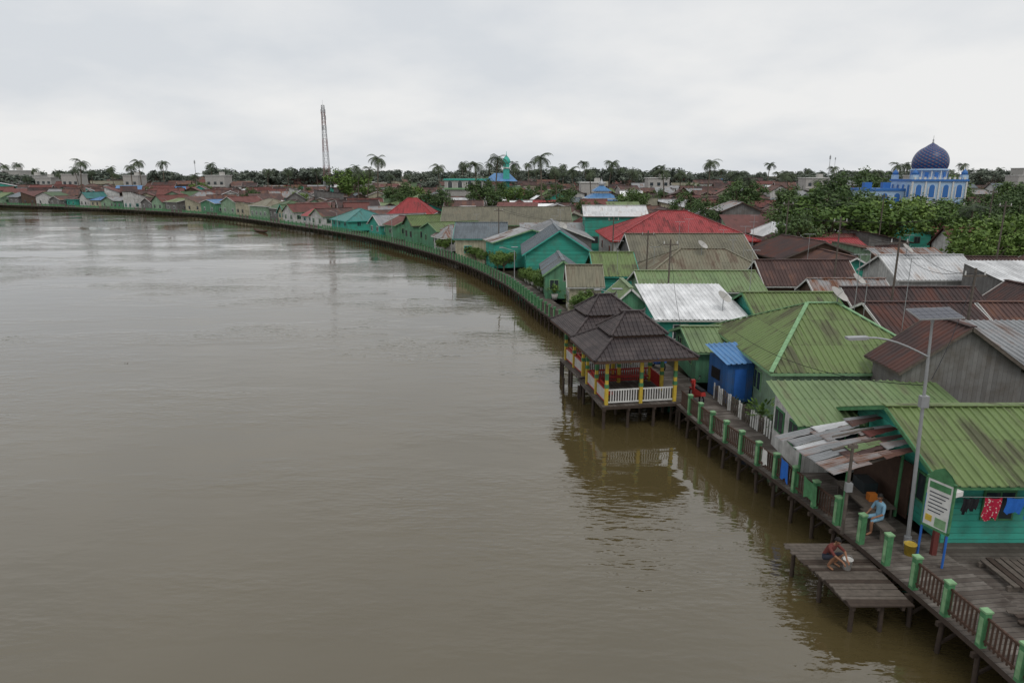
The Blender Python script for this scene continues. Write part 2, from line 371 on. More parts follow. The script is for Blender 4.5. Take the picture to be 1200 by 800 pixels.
# ------------------------------------------------------------------ houses
KEY=[]
ROOFCHO=['rust']*34+['rust2']*24+['redrust']*14+['grey']*7+['lgrey']*5+['white']*3+['olive']*4+['green']*2+['dgreen']*2+['bluegrey']*3+['oldgrey']*6+['red']*2+['blue']*2
def house(x0,x1,y0,y1,ze,zr,axis='x',style='gable',rot=0,roof='rust',wall='wood',trim='trimw',over=.4,ribs=True,base=.5,parts=True,name='wooden_house',caps=None,win=True,key=True):
    cx,cy=(x0+x1)/2,(y0+y1)/2; hx,hy=(x1-x0)/2,(y1-y0)/2
    if key: KEY.append((x0-1,x1+1,y0-1,y1+1))
    if axis=='y': hx,hy=hy,hx; rot+=math.pi/2
    wl,rf,tr,wn=MB(),MB(),MB(),MB()
    o=over; rm=RM[roof] if isinstance(roof,str) else roof; wm=WM[wall]
    if parts: P=empty(name,(cx,cy,0),rot)
    else:
        wl.T=Matrix.Translation((cx,cy,0))@Matrix.Rotation(rot,4,'Z'); rf=tr=wn=wl
    hgt=ze-.04
    for (a,b) in (((-hx,-hy),(hx,-hy)),((hx,-hy),(hx,hy)),((hx,hy),(-hx,hy)),((-hx,hy),(-hx,-hy))):
        L=((a[0]-b[0])**2+(a[1]-b[1])**2)**.5
        wl.face([(a[0],a[1],base),(b[0],b[1],base),(b[0],b[1],hgt),(a[0],a[1],hgt)],wm,[(0,base),(L,base),(L,hgt),(0,hgt)])
    if style in('gable',):
        sl=(zr-ze)/hy; zo=ze-sl*o
        rf.slope((-hx-o,-hy-o,zo),(hx+o,-hy-o,zo),(-hx-o,0,zr),(hx+o,0,zr),rm,ribs=ribs)
        rf.slope((hx+o,hy+o,zo),(-hx-o,hy+o,zo),(hx+o,0,zr),(-hx-o,0,zr),rm,ribs=ribs)
        for s in(-1,1):
            wl.face([(s*hx,-hy*s,hgt),(s*hx,hy*s,hgt),(s*hx,0,zr-.06)],wm,[(0,hgt),(2*hy,hgt),(hy,zr)])
            for q in(-1,1): tr.beam((s*(hx+o-.03),q*(hy+o),zo-.06),(s*(hx+o-.03),q*.0,zr-.06),.04,.15,trim)
        for q in(-1,1): tr.beam((-hx-o+.06,q*(hy+o-.06),zo-.06),(hx+o-.06,q*(hy+o-.06),zo-.06),.04,.11,trim)
        rf.beam((-hx-o,0,zr+.04),(hx+o,0,zr+.04),.32,.05,caps or rm)
    elif style=='hip':
        rx=min(hy,hx*.8); sl=(zr-ze)/hy; zo=ze-sl*o
        c=[(-hx-o,-hy-o,zo),(hx+o,-hy-o,zo),(hx+o,hy+o,zo),(-hx-o,hy+o,zo)]; r0=(-hx+rx,0,zr); r1=(hx-rx,0,zr)
        rf.slope(c[0],c[1],r0,r1,rm,ribs=ribs); rf.slope(c[2],c[3],r1,r0,rm,ribs=ribs)
        rf.slope(c[1],c[2],r1,r1,rm,ribs=ribs); rf.slope(c[3],c[0],r0,r0,rm,ribs=ribs)
        for a,b in((c[0],r0),(c[3],r0),(c[1],r1),(c[2],r1),(r0,r1)):
            rf.beam(V(a)+V((0,0,.06)),V(b)+V((0,0,.06)),.2,.05,caps or rm)
        for a,b in zip(c,c[1:]+c[:1]): tr.beam(V(a)*.995-V((0,0,.05)),V(b)*.995-V((0,0,.05)),.04,.14,trim)
    else:
        sl=(zr-ze)/(2*hy)
        rf.slope((-hx-o,-hy-o,ze-sl*o),(hx+o,-hy-o,ze-sl*o),(-hx-o,hy+o,zr+sl*o),(hx+o,hy+o,zr+sl*o),rm,ribs=ribs)
        for s in(-1,1): wl.face([(s*hx,-hy*s,hgt),(s*hx,hy*s,hgt),(s*hx,hy,zr-.05)],wm)
        wl.face([(-hx,hy,hgt),(hx,hy,hgt),(hx,hy,zr-.05),(-hx,hy,zr-.05)],wm)
        tr.beam((-hx-o+.06,-hy-o+.06,ze-sl*o-.07),(hx+o-.06,-hy-o+.06,ze-sl*o-.07),.04,.13,trim)
    if win:
        fl=max(base,1.2)
        def opening(c,along,out,w_,h_,zc,door=False):
            cx_,cy_=c; X=along=='x'
            wn.box((cx_+out[0]*.03,cy_+out[1]*.03,zc),(w_+.14,.05,h_+.14) if X else (.05,w_+.14,h_+.14),trim)
            wn.box((cx_+out[0]*.045,cy_+out[1]*.045,zc),(w_,.05,h_) if X else (.05,w_,h_),'glass' if not door else 'brown')
            if not door: wn.box((cx_+out[0]*.06,cy_+out[1]*.06,zc),(.05,.05,h_),trim)
        zc=fl+1.35
        if ze-fl>1.9:
            for s in(-1,1):
                nwin=max(1,int(hx*2/2.6))
                for j in range(nwin):
                    x=-hx+(j+.5)*2*hx/nwin
                    if j==nwin//2 and s==-1: opening((x,s*hy),'x',(0,s),.8,1.85,fl+.95,True)
                    else: opening((x,s*hy),'x',(0,s),.9,.9,zc)
                for q in(-.5,.5): opening((s*hx,q*hy),'y',(s,0),.8,.9,zc)
    if parts:
        wl.obj('walls',P); rf.obj('roof',P); tr.obj('trim',P)
        if wn.f: wn.obj('windows_and_door',P)
        return P
    return wl.obj(name)
house(13.9,20.5,20.0,26.0,3.75,4.85,roof='green',wall='turq',trim='trimg',over=.7,base=1.2)
house(11.5,18.2,25.4,28.4,3.35,3.95,style='shed',roof='pgreen',wall='white',trim='trimg',over=.35,base=1.2)
house(17.0,22.2,28.6,31.0,4.7,6.5,axis='y',roof='rust2',wall='wood',trim='wood',over=.3,win=False)
house(21.8,27.5,28.9,33.5,4.7,5.6,style='shed',roof='grey',wall='wood',trim='wood',over=.3,win=False)
house(12.7,20.6,31.4,40.8,3.95,6.1,style='hip',roof='green',wall='lgreen',trim='lgreen',over=.5,caps='lgreen')
house(20.8,26.5,35.4,43,4.0,5.6,roof='rust2',wall='brown',over=.4)
house(10.5,17,37.6,42.6,3.2,3.95,roof='pgreen',wall='green',trim='lgreen',over=.4,base=1.2)
house(12.9,14.8,34.2,37.2,2.9,3.3,style='shed',roof='pgreen',wall='turq',over=.2,base=1.2)
house(9.9,15.6,44.8,52,3.5,4.55,style='shed',roof='white',wall='turq',over=.4,base=1.2)
house(16.3,22,43.6,50,3.6,4.9,roof='green',wall='turq',trim='trimg',over=.4)
house(23,31.5,44.2,49,4.0,5.3,roof='rust2',wall='brown',over=.4)
house(27.5,33,36.5,42,4.2,5.6,roof='rust',wall='wood',over=.4)
house(10.6,20,54,60,3.9,5.0,roof='pgreen',wall='lgreen',trim='trimw',over=.4)
house(7.6,10.0,50,54.5,3.6,4.7,axis='y',roof='pgreen',wall='green',trim='trimw',over=.3,base=1.2)
house(4.9,7.6,57.5,61,3.8,5.2,roof='olive',wall='cream',over=.3,base=1.2)
house(12.7,24,62.4,69.5,4.0,5.9,style='hip',roof='olive',wall='lgreen',trim='lgreen',over=.4)
house(7.8,11.3,62,69.5,4.0,5.6,roof='green',wall='turq',trim='trimt',over=.4,base=1.2)
house(13.2,26,73,84,4.0,6.3,roof='olive',wall='wood',over=.4)
house(1.6,9,77,88,4.4,6.8,axis='y',roof='bluegrey',wall='turq',trim='trimt',over=.5,base=1.2)
house(3.2,6.6,65,73,3.7,4.9,axis='y',roof='bluegrey',wall='green',trim='lgreen',over=.3,base=1.2)
house(13.8,33,93,109,4.4,7.7,style='hip',roof='red',wall='white',trim='red',over=.6)
house(-12,10,120,132,4.6,7.2,roof='olive',wall='cream',trim='lgreen',over=.6)
house(-8,-1,97,107,4.2,6.0,roof='bluegrey',wall='cream',trim='trimt')
house(1,11,95,106,4.3,6.2,axis='y',roof='grey',wall='wood')
house(-26,-17,146,155,5.0,8.0,style='hip',roof='red',wall='white')
house(32,38.5,56,62,4.6,6.1,roof='lgrey',wall='white',over=.4)
house(36.5,43,50,55,5.2,6.0,style='shed',roof='white',wall='wood',over=.3)
house(23.4,29,51.5,55,3.9,4.9,roof='oldgrey',wall='brown',over=.3)
house(33.5,37,43,48,4.2,5.5,axis='y',roof='rust2',wall='brown')
house(21.5,29,57,62,4.0,5.6,roof='rust',wall='brown')
NK=len(KEY)
KEY+= [(80,102,142,168),(41,59,93,108),(48,59,70,80),(-20,10,235,265),(28,44,180,200),(33,39,85,89),(63,70,100,106),(74,92,122,132)]
ROW1=['bluegrey']*4+['green']*3+['olive']*4+['grey']*5+['rust']*6+['dgreen']*3+['teal','lgrey','white','white','rust2','blue','redrust','redrust','red','oldgrey']
idx=[k for k,(p,_,_) in enumerate(BS) if p.y>89][0]
while idx<len(BS) and BS[idx][0].y<330:
    p,t,n=BS[idx]; fk=1+.35*(p.y>180); w_=R.choice([R.uniform(3.8,5),R.uniform(5,7),R.uniform(7,10)])*fk; d_=R.uniform(5.5,11); gp=R.uniform(.3,2.6)
    c=p+n*(W+gp+d_/2)
    if R.random()<.05:
        idx+=2; continue
    if not any(x0-1<c.x<x1+1 and y0-1<c.y<y1+1 for x0,x1,y0,y1 in KEY[:NK]):
        ze=R.uniform(3.2,4.6)*(1+.12*(p.y>180)); near=p.y<125
        r=R.choice(ROW1); wl_=R.choice(['turq','green','lgreen','cream','lgreen','white','white','cream','wood','brown','wood','blue'])
        par=R.random()<.45
        house(c.x-d_/2,c.x+d_/2,c.y-w_/2,c.y+w_/2,ze,ze+R.uniform(.9,2.2),axis='y' if par else 'x',style=R.choice(['gable','gable','gable','hip','shed']),rot=math.atan2(n.y,n.x)+R.uniform(-.08,.08),roof=r,wall=wl_,trim=R.choice(['trimw','trimw','trimt','lgreen','wood','wood']),ribs=near,parts=near,base=1.0,key=False)
    idx+=int((w_+R.uniform(.1,1.3))/DS)+1
y=50.
while y<470:
    dy=R.uniform(6.9,8.6) if y<200 else (10 if y<340 else 15)
    xb=bank_x(y); x=xb+R.uniform(10,13)
    while x<.80*y+14:
        w_=R.uniform(4.8,10); d_=R.uniform(5.2,8.2)
        if y>340: w_*=1.5
        cx=x+w_/2; cy=y+R.uniform(-1.5,1.5)
        x+=w_+R.uniform(.1,1.0)*(1 if y<200 else (2 if y<340 else 9))
        if bank_dist(cx,cy)<13.5 or cx<-.8*cy-10: continue
        if any(x0-w_/2+1<cx<x1+w_/2-1 and y0-d_/2+1<cy<y1+d_/2-1 for x0,x1,y0,y1 in KEY): continue
        if R.random()<.04: continue
        ze=R.uniform(3.2,4.8)+(R.uniform(0,2.2) if R.random()<.14 and not(38<cx<62 and cy<100) else 0)+(1.5 if y>250 else 0)+(R.uniform(0,3) if y>340 else 0)
        house(cx-w_/2,cx+w_/2,cy-d_/2,cy+d_/2,ze,ze+R.uniform(1.2,2.3),axis=R.choice('xy') if w_-d_<3 else 'x',style=R.choice(['hip','gable','gable','gable','gable','shed']),rot=R.uniform(-.16,.16)+(.35 if cx<-20 else 0),
              roof=R.choice(ROOFCHO),wall=R.choice(['wood','brown','brown','white','cream','lgreen','turq','wood','white']),trim=R.choice(['trimw','wood','brown','wood']),ribs=y<105,parts=y<100,win=y<160,key=False)
        if R.random()<.3 and y<250:
            aw=R.uniform(2.5,4.5); house(cx-aw/2,cx+aw/2,cy-d_/2-2.2,cy-d_/2-.1,ze-1.0,ze-.35,style='shed',roof=R.choice(['rust','rust2','oldgrey','redrust','lgrey']),wall='brown',trim='wood',over=.15,ribs=y<105,parts=False,win=False,key=False)
    y+=dy
# ------------------------------------------------------------------ gazebos
def gazebo(c,rz):
    P=empty('river_gazebo',(c[0],c[1],0),rz); fz=1.25; h=1.85
    d=MB(); d.box((0,0,fz-.06),(4.3,4.3,.12),'deck')
    for x in(-2,-.7,.7,2):
        for y in(-2,0,2): d.cyl((x,y,-.8),(x,y,fz-.12),.09,.08,'dwood',7)
        d.beam((x,-2.2,fz-.2),(x,2.2,fz-.2),.1,.14,'dwood')
    d.box((0,-2.17,fz-.09),(4.34,.04,.14),'dwood')
    d.obj('floor_and_piles',P)
    p=MB()
    for x in(-h,0,h):
        for y in(-h,0,h):
            if x==0 and y==0: continue
            p.box((x,y,fz+.45),(.17,.17,.9),'yellow'); p.box((x,y,fz+1.0),(.19,.19,.2),'trimg'); p.box((x,y,fz+1.85),(.15,.15,1.5),'yellow')
            p.box((x,y,fz+1.5),(.16,.16,.35),'trimg')
            for sx in(-1,1): 
                if abs(x+sx*.3)<=h: p.beam((x,y,fz+2.2),(x+sx*.45,y,fz+2.58),.06,.07,'trimg')
    for s in(-1,1):
        p.beam((-h-.1,s*h,fz+2.66),(h+.1,s*h,fz+2.66),.1,.14,'yellow'); p.beam((s*h,-h-.1,fz+2.55),(s*h,h+.1,fz+2.55),.09,.12,'trimg')
    p.obj('posts',P)
    r=MB()
    def rail(a,b,bal,top):
        a=V(a);b=V(b)
        for hz in(.12,.78): r.beam(a+V((0,0,hz)),b+V((0,0,hz)),.06,.07,top)
        nn=int((b-a).length/.13)
        for j in range(1,nn):
            q=a.lerp(b,j/nn); r.box((q.x,q.y,q.z+.45),(.05,.05,.6),bal)
    rail((-h+.1,-h,fz),(-.1,-h,fz),'trimw','trimw'); rail((.1,-h,fz),(h-.1,-h,fz),'trimw','trimw')
    rail((-h,-h+.1,fz),(-h,-.1,fz),'trimw','red'); rail((-h,.1,fz),(-h,h-.1,fz),'trimw','red')
    rail((-h+.1,h,fz),(h-.1,h,fz),'red','red'); rail((h,.1,fz),(h,h-.1,fz),'red','red')
    r.box((-h+.32,0,fz+.45),(.4,3.1,.06),'red'); r.box((-h+.16,0,fz+.75),(.05,3.1,.3),'red')
    r.box((.2,h-.35,fz+.45),(2.8,.4,.06),'red')
    for x in(-1,1.2): r.box((x,h-.35,fz+.2),(.08,.3,.4),'red')
    r.obj('railing_and_benches',P)
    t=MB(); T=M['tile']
    def tier(ax,ay,z0,bx,by,z1):
        c0=[(-ax,-ay,z0),(ax,-ay,z0),(ax,ay,z0),(-ax,ay,z0)]; c1=[(-bx,-by,z1),(bx,-by,z1),(bx,by,z1),(-bx,by,z1)]
        for k in range(4):
            k2=(k+1)%4
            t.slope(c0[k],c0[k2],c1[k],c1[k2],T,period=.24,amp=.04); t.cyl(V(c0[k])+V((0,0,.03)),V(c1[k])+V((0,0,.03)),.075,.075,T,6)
    tier(2.75,2.6,3.78,1.45,1.25,4.62); tier(1.55,1.35,4.74,.42,.02,5.72)
    t.box((0,0,4.66),(2.85,2.45,.14),'brown')
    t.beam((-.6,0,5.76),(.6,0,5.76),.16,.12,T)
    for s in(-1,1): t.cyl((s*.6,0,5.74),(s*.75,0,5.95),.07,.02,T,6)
    for s in(-1,1):
        t.beam((-2.72,s*2.57,3.71),(2.72,s*2.57,3.71),.04,.13,'brown'); t.beam((s*2.72,-2.54,3.71),(s*2.72,2.54,3.71),.04,.13,'brown')
    t.box((0,0,3.86),(3.9,3.9,.03),'wood')
    t.obj('tiled_roof',P)
gazebo((6.4,35.7),.16); gazebo((5.65,41.0),.2)
lp=MB(); lp.box((6.0,38.4,1.12),(4.2,.9,.1),'deck',.2); lp.box((8.6,38,1.1),(.9,7,.1),'deck',.16)
for x,y in((3.9,38.2),(5.5,38.3),(3.6,41.3),(3.1,39.3),(3.2,43.2)): lp.cyl((x,y,-.8),(x,y,1.05+R.uniform(-.3,.1)),.08,.07,'dwood',6)
lp.obj('gazebo_landing')
def scooter(loc,rz,colr):
    P=empty('parked_scooter',loc,rz); s=MB()
    for x in(-.6,.6):
        for k in range(16):
            a=2*math.pi*k/16;b=2*math.pi*(k+1)/16; s.cyl((x+.24*math.cos(a),0,.28+.24*math.sin(a)),(x+.24*math.cos(b),0,.28+.24*math.sin(b)),.045,.045,'black',6,False)
        s.cyl((x,-.04,.28),(x,.04,.28),.1,.1,'steel',10)
    s.obj('wheels',P); s=MB()
    s.shared([(-.8,-.13,.55),(-.8,.13,.55),(-.75,-.1,.78),(-.75,.1,.78),(-.1,-.15,.4),(-.1,.15,.4),(0,-.12,.72),(0,.12,.72)],[(0,4,6,2),(1,3,7,5),(2,6,7,3),(0,1,5,4),(0,2,3,1),(4,5,7,6)],colr,False)
    s.box((.12,0,.32),(.4,.28,.1),colr); s.beam((.3,0,.35),(.48,0,.95),.3,.08,colr); s.box((.5,0,.98),(.18,.22,.18),colr); s.box((.62,0,.56),(.35,.14,.06),colr)
    s.obj('body_panels',P); s=MB(); s.box((-.38,0,.81),(.75,.24,.09),'black'); s.cyl((.46,-.32,1.05),(.46,.32,1.05),.018,.018,'black',6); s.cyl((.6,0,.28),(.45,0,1.0),.03,.03,'steel',6)
    for q in(-.28,.28): s.cyl((.44,q,1.05),(.38,q*1.1,1.25),.01,.01,'steel',4); s.box((.38,q*1.1,1.27),(.02,.1,.06),'black')
    s.obj('seat_and_handlebar',P)
scooter((9.7,34.2,1.2),1.75,'red'); scooter((9.0,40.6,1.2),1.9,'bluep')
# ------------------------------------------------------------------ jetty platform
j=MB(); jz=.98
y=16.95
while y<20.2:
    wd_=R.uniform(.14,.18); x0=8.95+(20.2-y)*.2+R.uniform(-.06,.06); x1=11.28+(20.2-y)*.03
    j.box(((x0+x1)/2,y+wd_/2,jz-.02+R.uniform(-.006,.006)),(x1-x0,wd_-.015,.04),'wood' if R.random()<.8 else 'dwood',R.uniform(-.012,.012)); y+=wd_+.004
for x in(9.7,10.4,11.1): j.beam((x-(.5 if x<10 else 0),20.15,jz-.12),(x,17.0,jz-.12),.09,.12,'dwood')
for x,y in((9.75,17.2),(9.45,18.6),(9.2,20.0),(10.6,17.2),(10.4,20.0)): j.cyl((x+R.uniform(-.06,.06),y,-.8),(x,y,jz-.1),.075,.065,'dwood',7)
j.obj('timber_jetty')
# ------------------------------------------------------------------ patchwork canopy (food stall)
P=empty('patched_canopy_stall')
rf=MB(); 
A=V((10.0,23.9,3.35));B=V((10.65,20.75,3.3));C=V((13.7,21.6,3.75));D=V((13.9,25.1,3.9))
pal=[['oldgrey','oldgrey','rust'],['oldgrey','rust','oldgrey'],['grey','pgreen','rust'],['oldgrey','oldgrey','redrust'],['lgrey','oldgrey','oldgrey'],['grey','oldgrey','rust'],['oldgrey','lgrey','oldgrey']]
nx=7;ny=3
for a in range(nx):
    for b in range(ny):
        f=lambda s,t:(B.lerp(A,s)).lerp(C.lerp(D,s),t)
        ja=R.uniform(-.04,.04); jb=R.uniform(-.08,.08)*(0<b); s0,s1=a/nx-.012+ja,(a+1)/nx+.012+ja;t0,t1=b/ny-.015-R.uniform(0,.05)*(b==0)+jb,(b+1)/ny+.03+R.uniform(0,.05); up=V((0,0,.02*((a+b)%2)+.02*b+R.uniform(0,.03)))
        e0,e1,e2,e3=f(s1,t0)+up,f(s0,t0)+up,f(s0,t1)+up,f(s1,t1)+up
        rf.slope(e0,e1,e3,e2,RM[pal[a][b]],period=.1,amp=.02)
rf.obj('patched_sheets',P)
st=MB()
for x,y,zt in((10.7,23.6,3.35),(11.2,21.1,3.3),(13.4,21.8,3.7),(13.7,24.8,3.8)): st.cyl((x,y,1.2),(x,y,zt-.03),.06,.05,'trimg',8)
st.beam((10.85,21.05,3.22),(13.5,21.8,3.62),.07,.09,'wood'); st.beam((10.3,23.8,3.25),(13.8,24.95,3.72),.07,.09,'wood')
st.beam((11.2,22.3,3.46),(12.9,22.7,3.74),.12,.05,'wood'); st.beam((11.6,23.2,3.58),(13.2,23.5,3.82),.1,.05,'wood')
st.box((13.55,23.2,2.2),(.06,3.2,2.0),'brown',.08); st.box((12.7,22.6,1.62),(1.1,2.2,.06),'wood'); 
for x in(12.25,13.15):
    for y in(21.65,23.55): st.box((x,y,1.39),(.07,.07,.4),'wood')
st.box((12.9,23.0,1.85),(.5,.8,.4),'glass'); st.box((12.7,22.1,1.78),(.3,.25,.26),'orange')
st.obj('posts_and_counter',P)
P=empty('blue_kiosk',(11.7,35.1,0),.2)
b=MB(); b.box((0,0,2.3),(1.5,2.0,2.2),WM['blue']); b.box((0,-1.01,2.15),(.65,.04,1.7),'bluep'); b.box((-.76,.2,2.5),(.04,.9,.6),'dark'); b.obj('walls',P)
b=MB(); b.slope((-.95,-1.25,3.35),(.95,-1.25,3.35),(-.95,1.25,3.85),(.95,1.25,3.85),RM['blue']); b.obj('roof',P)
pf=MB()
for p,t,n in BS:
    if 26.5<p.y<33.5:
        for q in range(6):
            c=p+n*(W-.1)+t*(q*.2); pf.box((c.x,c.y,1.2+.42+R.uniform(-.05,.05)),(.1,.03,.85),'trimw' if R.random()<.6 else 'wood',math.atan2(t.y,t.x)+R.uniform(-.1,.1))
        c=p+n*(W-.1);d=c+t*1.25; pf.beam((c.x+.03,c.y,1.75),(d.x+.03,d.y,1.75),.03,.06,'wood')
pf.obj('picket_fence')
# ------------------------------------------------------------------ street lamp with solar panel
P=empty('solar_street_lamp',(12.72,19.8,1.2)); P.rotation_euler=(0,math.radians(-2.0),0)
l_=MB(); l_.cyl((0,0,0),(0,0,.35),.12,.11,'steel',12); l_.cyl((0,0,.3),(0,0,6.2),.065,.045,'steel',12); l_.cyl((0,0,6.2),(0,0,7.4),.04,.035,'steel',10)
l_.box((0,-.02,4.9),(.24,.18,.36),'steel')
prev=V((0,0,6.3))
for k in range(1,7):
    t=k/6; q=V((-1.95*t,-.05*t,6.3+.75*math.sin(t*math.pi*.5)*.9)); l_.cyl(prev,q,.03,.028,'steel',8); prev=q
l_.obj('mast_and_arm',P)
h=MB(); h.box((-2.22,-.05,6.98),(.62,.24,.07),'steel'); h.box((-2.22,-.05,6.935),(.5,.18,.03),'trimw'); h.cyl((-1.9,-.05,6.97),(-2.02,-.05,6.98),.05,.05,'steel',8); h.obj('led_head',P)
s=MB(); s.T=Matrix.Translation((.05,0,7.62))@Matrix.Rotation(math.radians(12),4,'X')
s.box((0,0,0),(1.3,.8,.04),'steel')
for a in range(6):
    for c in range(3): s.box((-.53+a*.212,-.25+c*.25,.022),(.2,.235,.012),'panel')
s.T=Matrix(); s.cyl((0,0,7.35),(0,0,7.6),.05,.05,'steel',8); s.obj('solar_panel',P)
# ------------------------------------------------------------------ information sign
P=empty('information_sign',(12.9,18.9,1.2),math.radians(-66))
s=MB()
for x in(-.4,.4): s.cyl((x,0,0),(x,0,2.15),.035,.035,'bluep',8)
s.obj('blue_posts',P)
s=MB(); s.box((0,0,1.9),(.78,.05,1.5),'trimw')
for sgn in(-1,1): s.box((sgn*.415,0,1.9),(.05,.08,1.6),'trimg')
s.box((0,0,2.7),(.88,.08,.08),'trimg'); s.box((0,0,1.12),(.88,.08,.08),'trimg')
s.face([(-.4,-.03,2.75),(.4,-.03,2.75),(.25,-.03,2.95),(0,-.03,3.1),(-.25,-.03,2.95)],'trimg'); s.face([(-.4,.03,2.75),(.4,.03,2.75),(.25,.03,2.95),(0,.03,3.1),(-.25,.03,2.95)][::-1],'trimg')
for sgn in(-1,1):
    s.box((0,sgn*.028,2.48),(.66,.012,.2),'trimg')
    for k in range(6): s.box((-.04*(k%3),sgn*.028,2.25-k*.12),(.6-.1*(k%3),.01,.03),'shorts')
    s.box((.15,sgn*.03,1.35),(.34,.012,.3),'lgreen'); s.box((-.22,sgn*.03,1.4),(.2,.012,.2),'yellow')
s.obj('board',P)
P=empty('wooden_gate_post',(13.25,19.3,1.2)); s=MB(); s.box((0,0,1.35),(.16,.12,2.7),'maroon'); s.box((0,-.05,2.1),(.2,.08,.9),'brown'); s.lathe((0,0,2.7),[(.1,0),(.08,.06),(.03,.1),(0,.2)],'maroon',8); s.obj('post',P)
P=empty('floodlight',(13.55,19.2,3.35)); s=MB(); s.box((0,0,0),(.4,.26,.16),'trimw',.4); s.box((0,-.13,-.02),(.34,.02,.12),'glass',.4); s.beam((0,.1,0),(-.1,.8,.15),.04,.04,'steel'); s.obj('lamp_body',P)
s=MB(); s.cyl((11.0,20.6,1.2),(11.0,20.6,4.4),.06,.05,'wood',8); s.box((11.0,20.6,4.3),(.3,.1,.12),'wood'); s.box((11.0,20.55,2.9),(.2,.16,.3),'steel'); s.obj('utility_post')
# laundry
P=empty('laundry_line'); s=MB(); s.cyl((13.6,19.35,3.15),(19,19.35,3.1),.008,.008,'steel',5); s.cyl((13.6,19.35,1.2),(13.6,19.35,3.2),.03,.03,'wood',6); s.cyl((19,19.35,1.2),(19,19.35,3.2),.03,.03,'wood',6); s.obj('line',P)
def cloth(nm,x0,w,h,mat,P,y=19.35,zt=3.12,ax='x',X=0):
    s=MB(); n=10; pts=[];fs=[]
    for a in range(n+1):
        for b in range(5):
            u=a/n; v=b/4; yy=y+.035*math.sin(a*1.9+b*.4)*v+.02*math.sin(a*.7); hh=h*(1-.12*math.sin(a*.9+x0))
            pts.append((x0+w*u*(1-.1*v)+.02*math.sin(b),yy,zt-hh*v-.03*math.sin(u*3.14)) if ax=='x' else (X+(yy-y),x0+w*u,zt-hh*v))
    for a in range(n):
        for b in range(4): fs.append((a*5+b,a*5+b+1,(a+1)*5+b+1,(a+1)*5+b))
    s.shared(pts,fs,mat); s.obj(nm,P)
cloth('black_trousers_leg',13.95,.22,.5,'black',P); cloth('black_trousers',14.16,.3,.4,'black',P)
cloth('floral_dress',14.62,.55,.72,'floral',P); cloth('blue_shirt',15.3,.6,.5,'bluec',P); cloth('blue_towel',15.95,.5,.7,'bluec',P)
P=empty('hanging_cloths')
cloth('blue_cloth',23.9,.7,.75,'bluec',P,y=0,zt=2.2,ax='y',X=10.42); cloth('green_banner',22.0,1.1,.7,'trimg',P,y=0,zt=2.15,ax='y',X=10.68); cloth('white_cloth',25.2,.5,.6,'trimw',P,y=0,zt=2.15,ax='y',X=10.1)
# ------------------------------------------------------------------ buckets, pots
def bucket(loc,mat,h=.3,r=.15):
    s=MB(); s.lathe((0,0,0),[(0,0),(r*.78,0),(r,h),(r*1.06,h),(r*1.06,h-.02),(r*.95,h-.02),(r*.75,.03),(0,.03)],mat,16)
    p=[V((r*math.cos(t),.02,h+.0+.12*math.sin(t))) for t in [math.pi*k/8 for k in range(9)]]
    for a,b_ in zip(p,p[1:]): s.cyl(a,b_,.006,.006,'steel',4,False)
    o=s.obj('bucket'); o.location=loc
bucket((10.35,18.85,jz),'trimw',.34,.15); bucket((12.5,19.3,1.2),'yellow',.38,.18)
def plant(loc,sc_=1,mat='leafb'):
    s=MB(); s.lathe((0,0,0),[(0,0),(.13,0),(.19,.3),(.16,.3),(0,.27)],'conc',12)
    for k in range(70):
        d=V((R.gauss(0,1),R.gauss(0,1),abs(R.gauss(0,1))+.3)).normalized(); c=V((0,0,.35))+d*R.uniform(.1,.55)
        e1=d.cross(V((0,0,1))).normalized()*.05; s.face([c-e1,c+d*.1-V((0,0,.03)),c+e1,c-d*.1],mat)
    o=s.obj('potted_plant'); o.location=loc; o.scale=(sc_,)*3
for p,t,n in BS:
    if 24<p.y<34 or 44<p.y<75:
        if R.random()<.65:
            c=p+n*(W+.25); plant((c.x,c.y+R.uniform(-.4,.4),1.2),R.uniform(.8,1.9),R.choice(['leaf','leafb']))
s=MB(); s.box((12.2,20.75,1.63),(.42,1.5,.05),'wood')
for y in(20.15,21.35): s.box((12.2,y,1.4),(.36,.07,.4),'wood')
s.obj('wooden_bench')
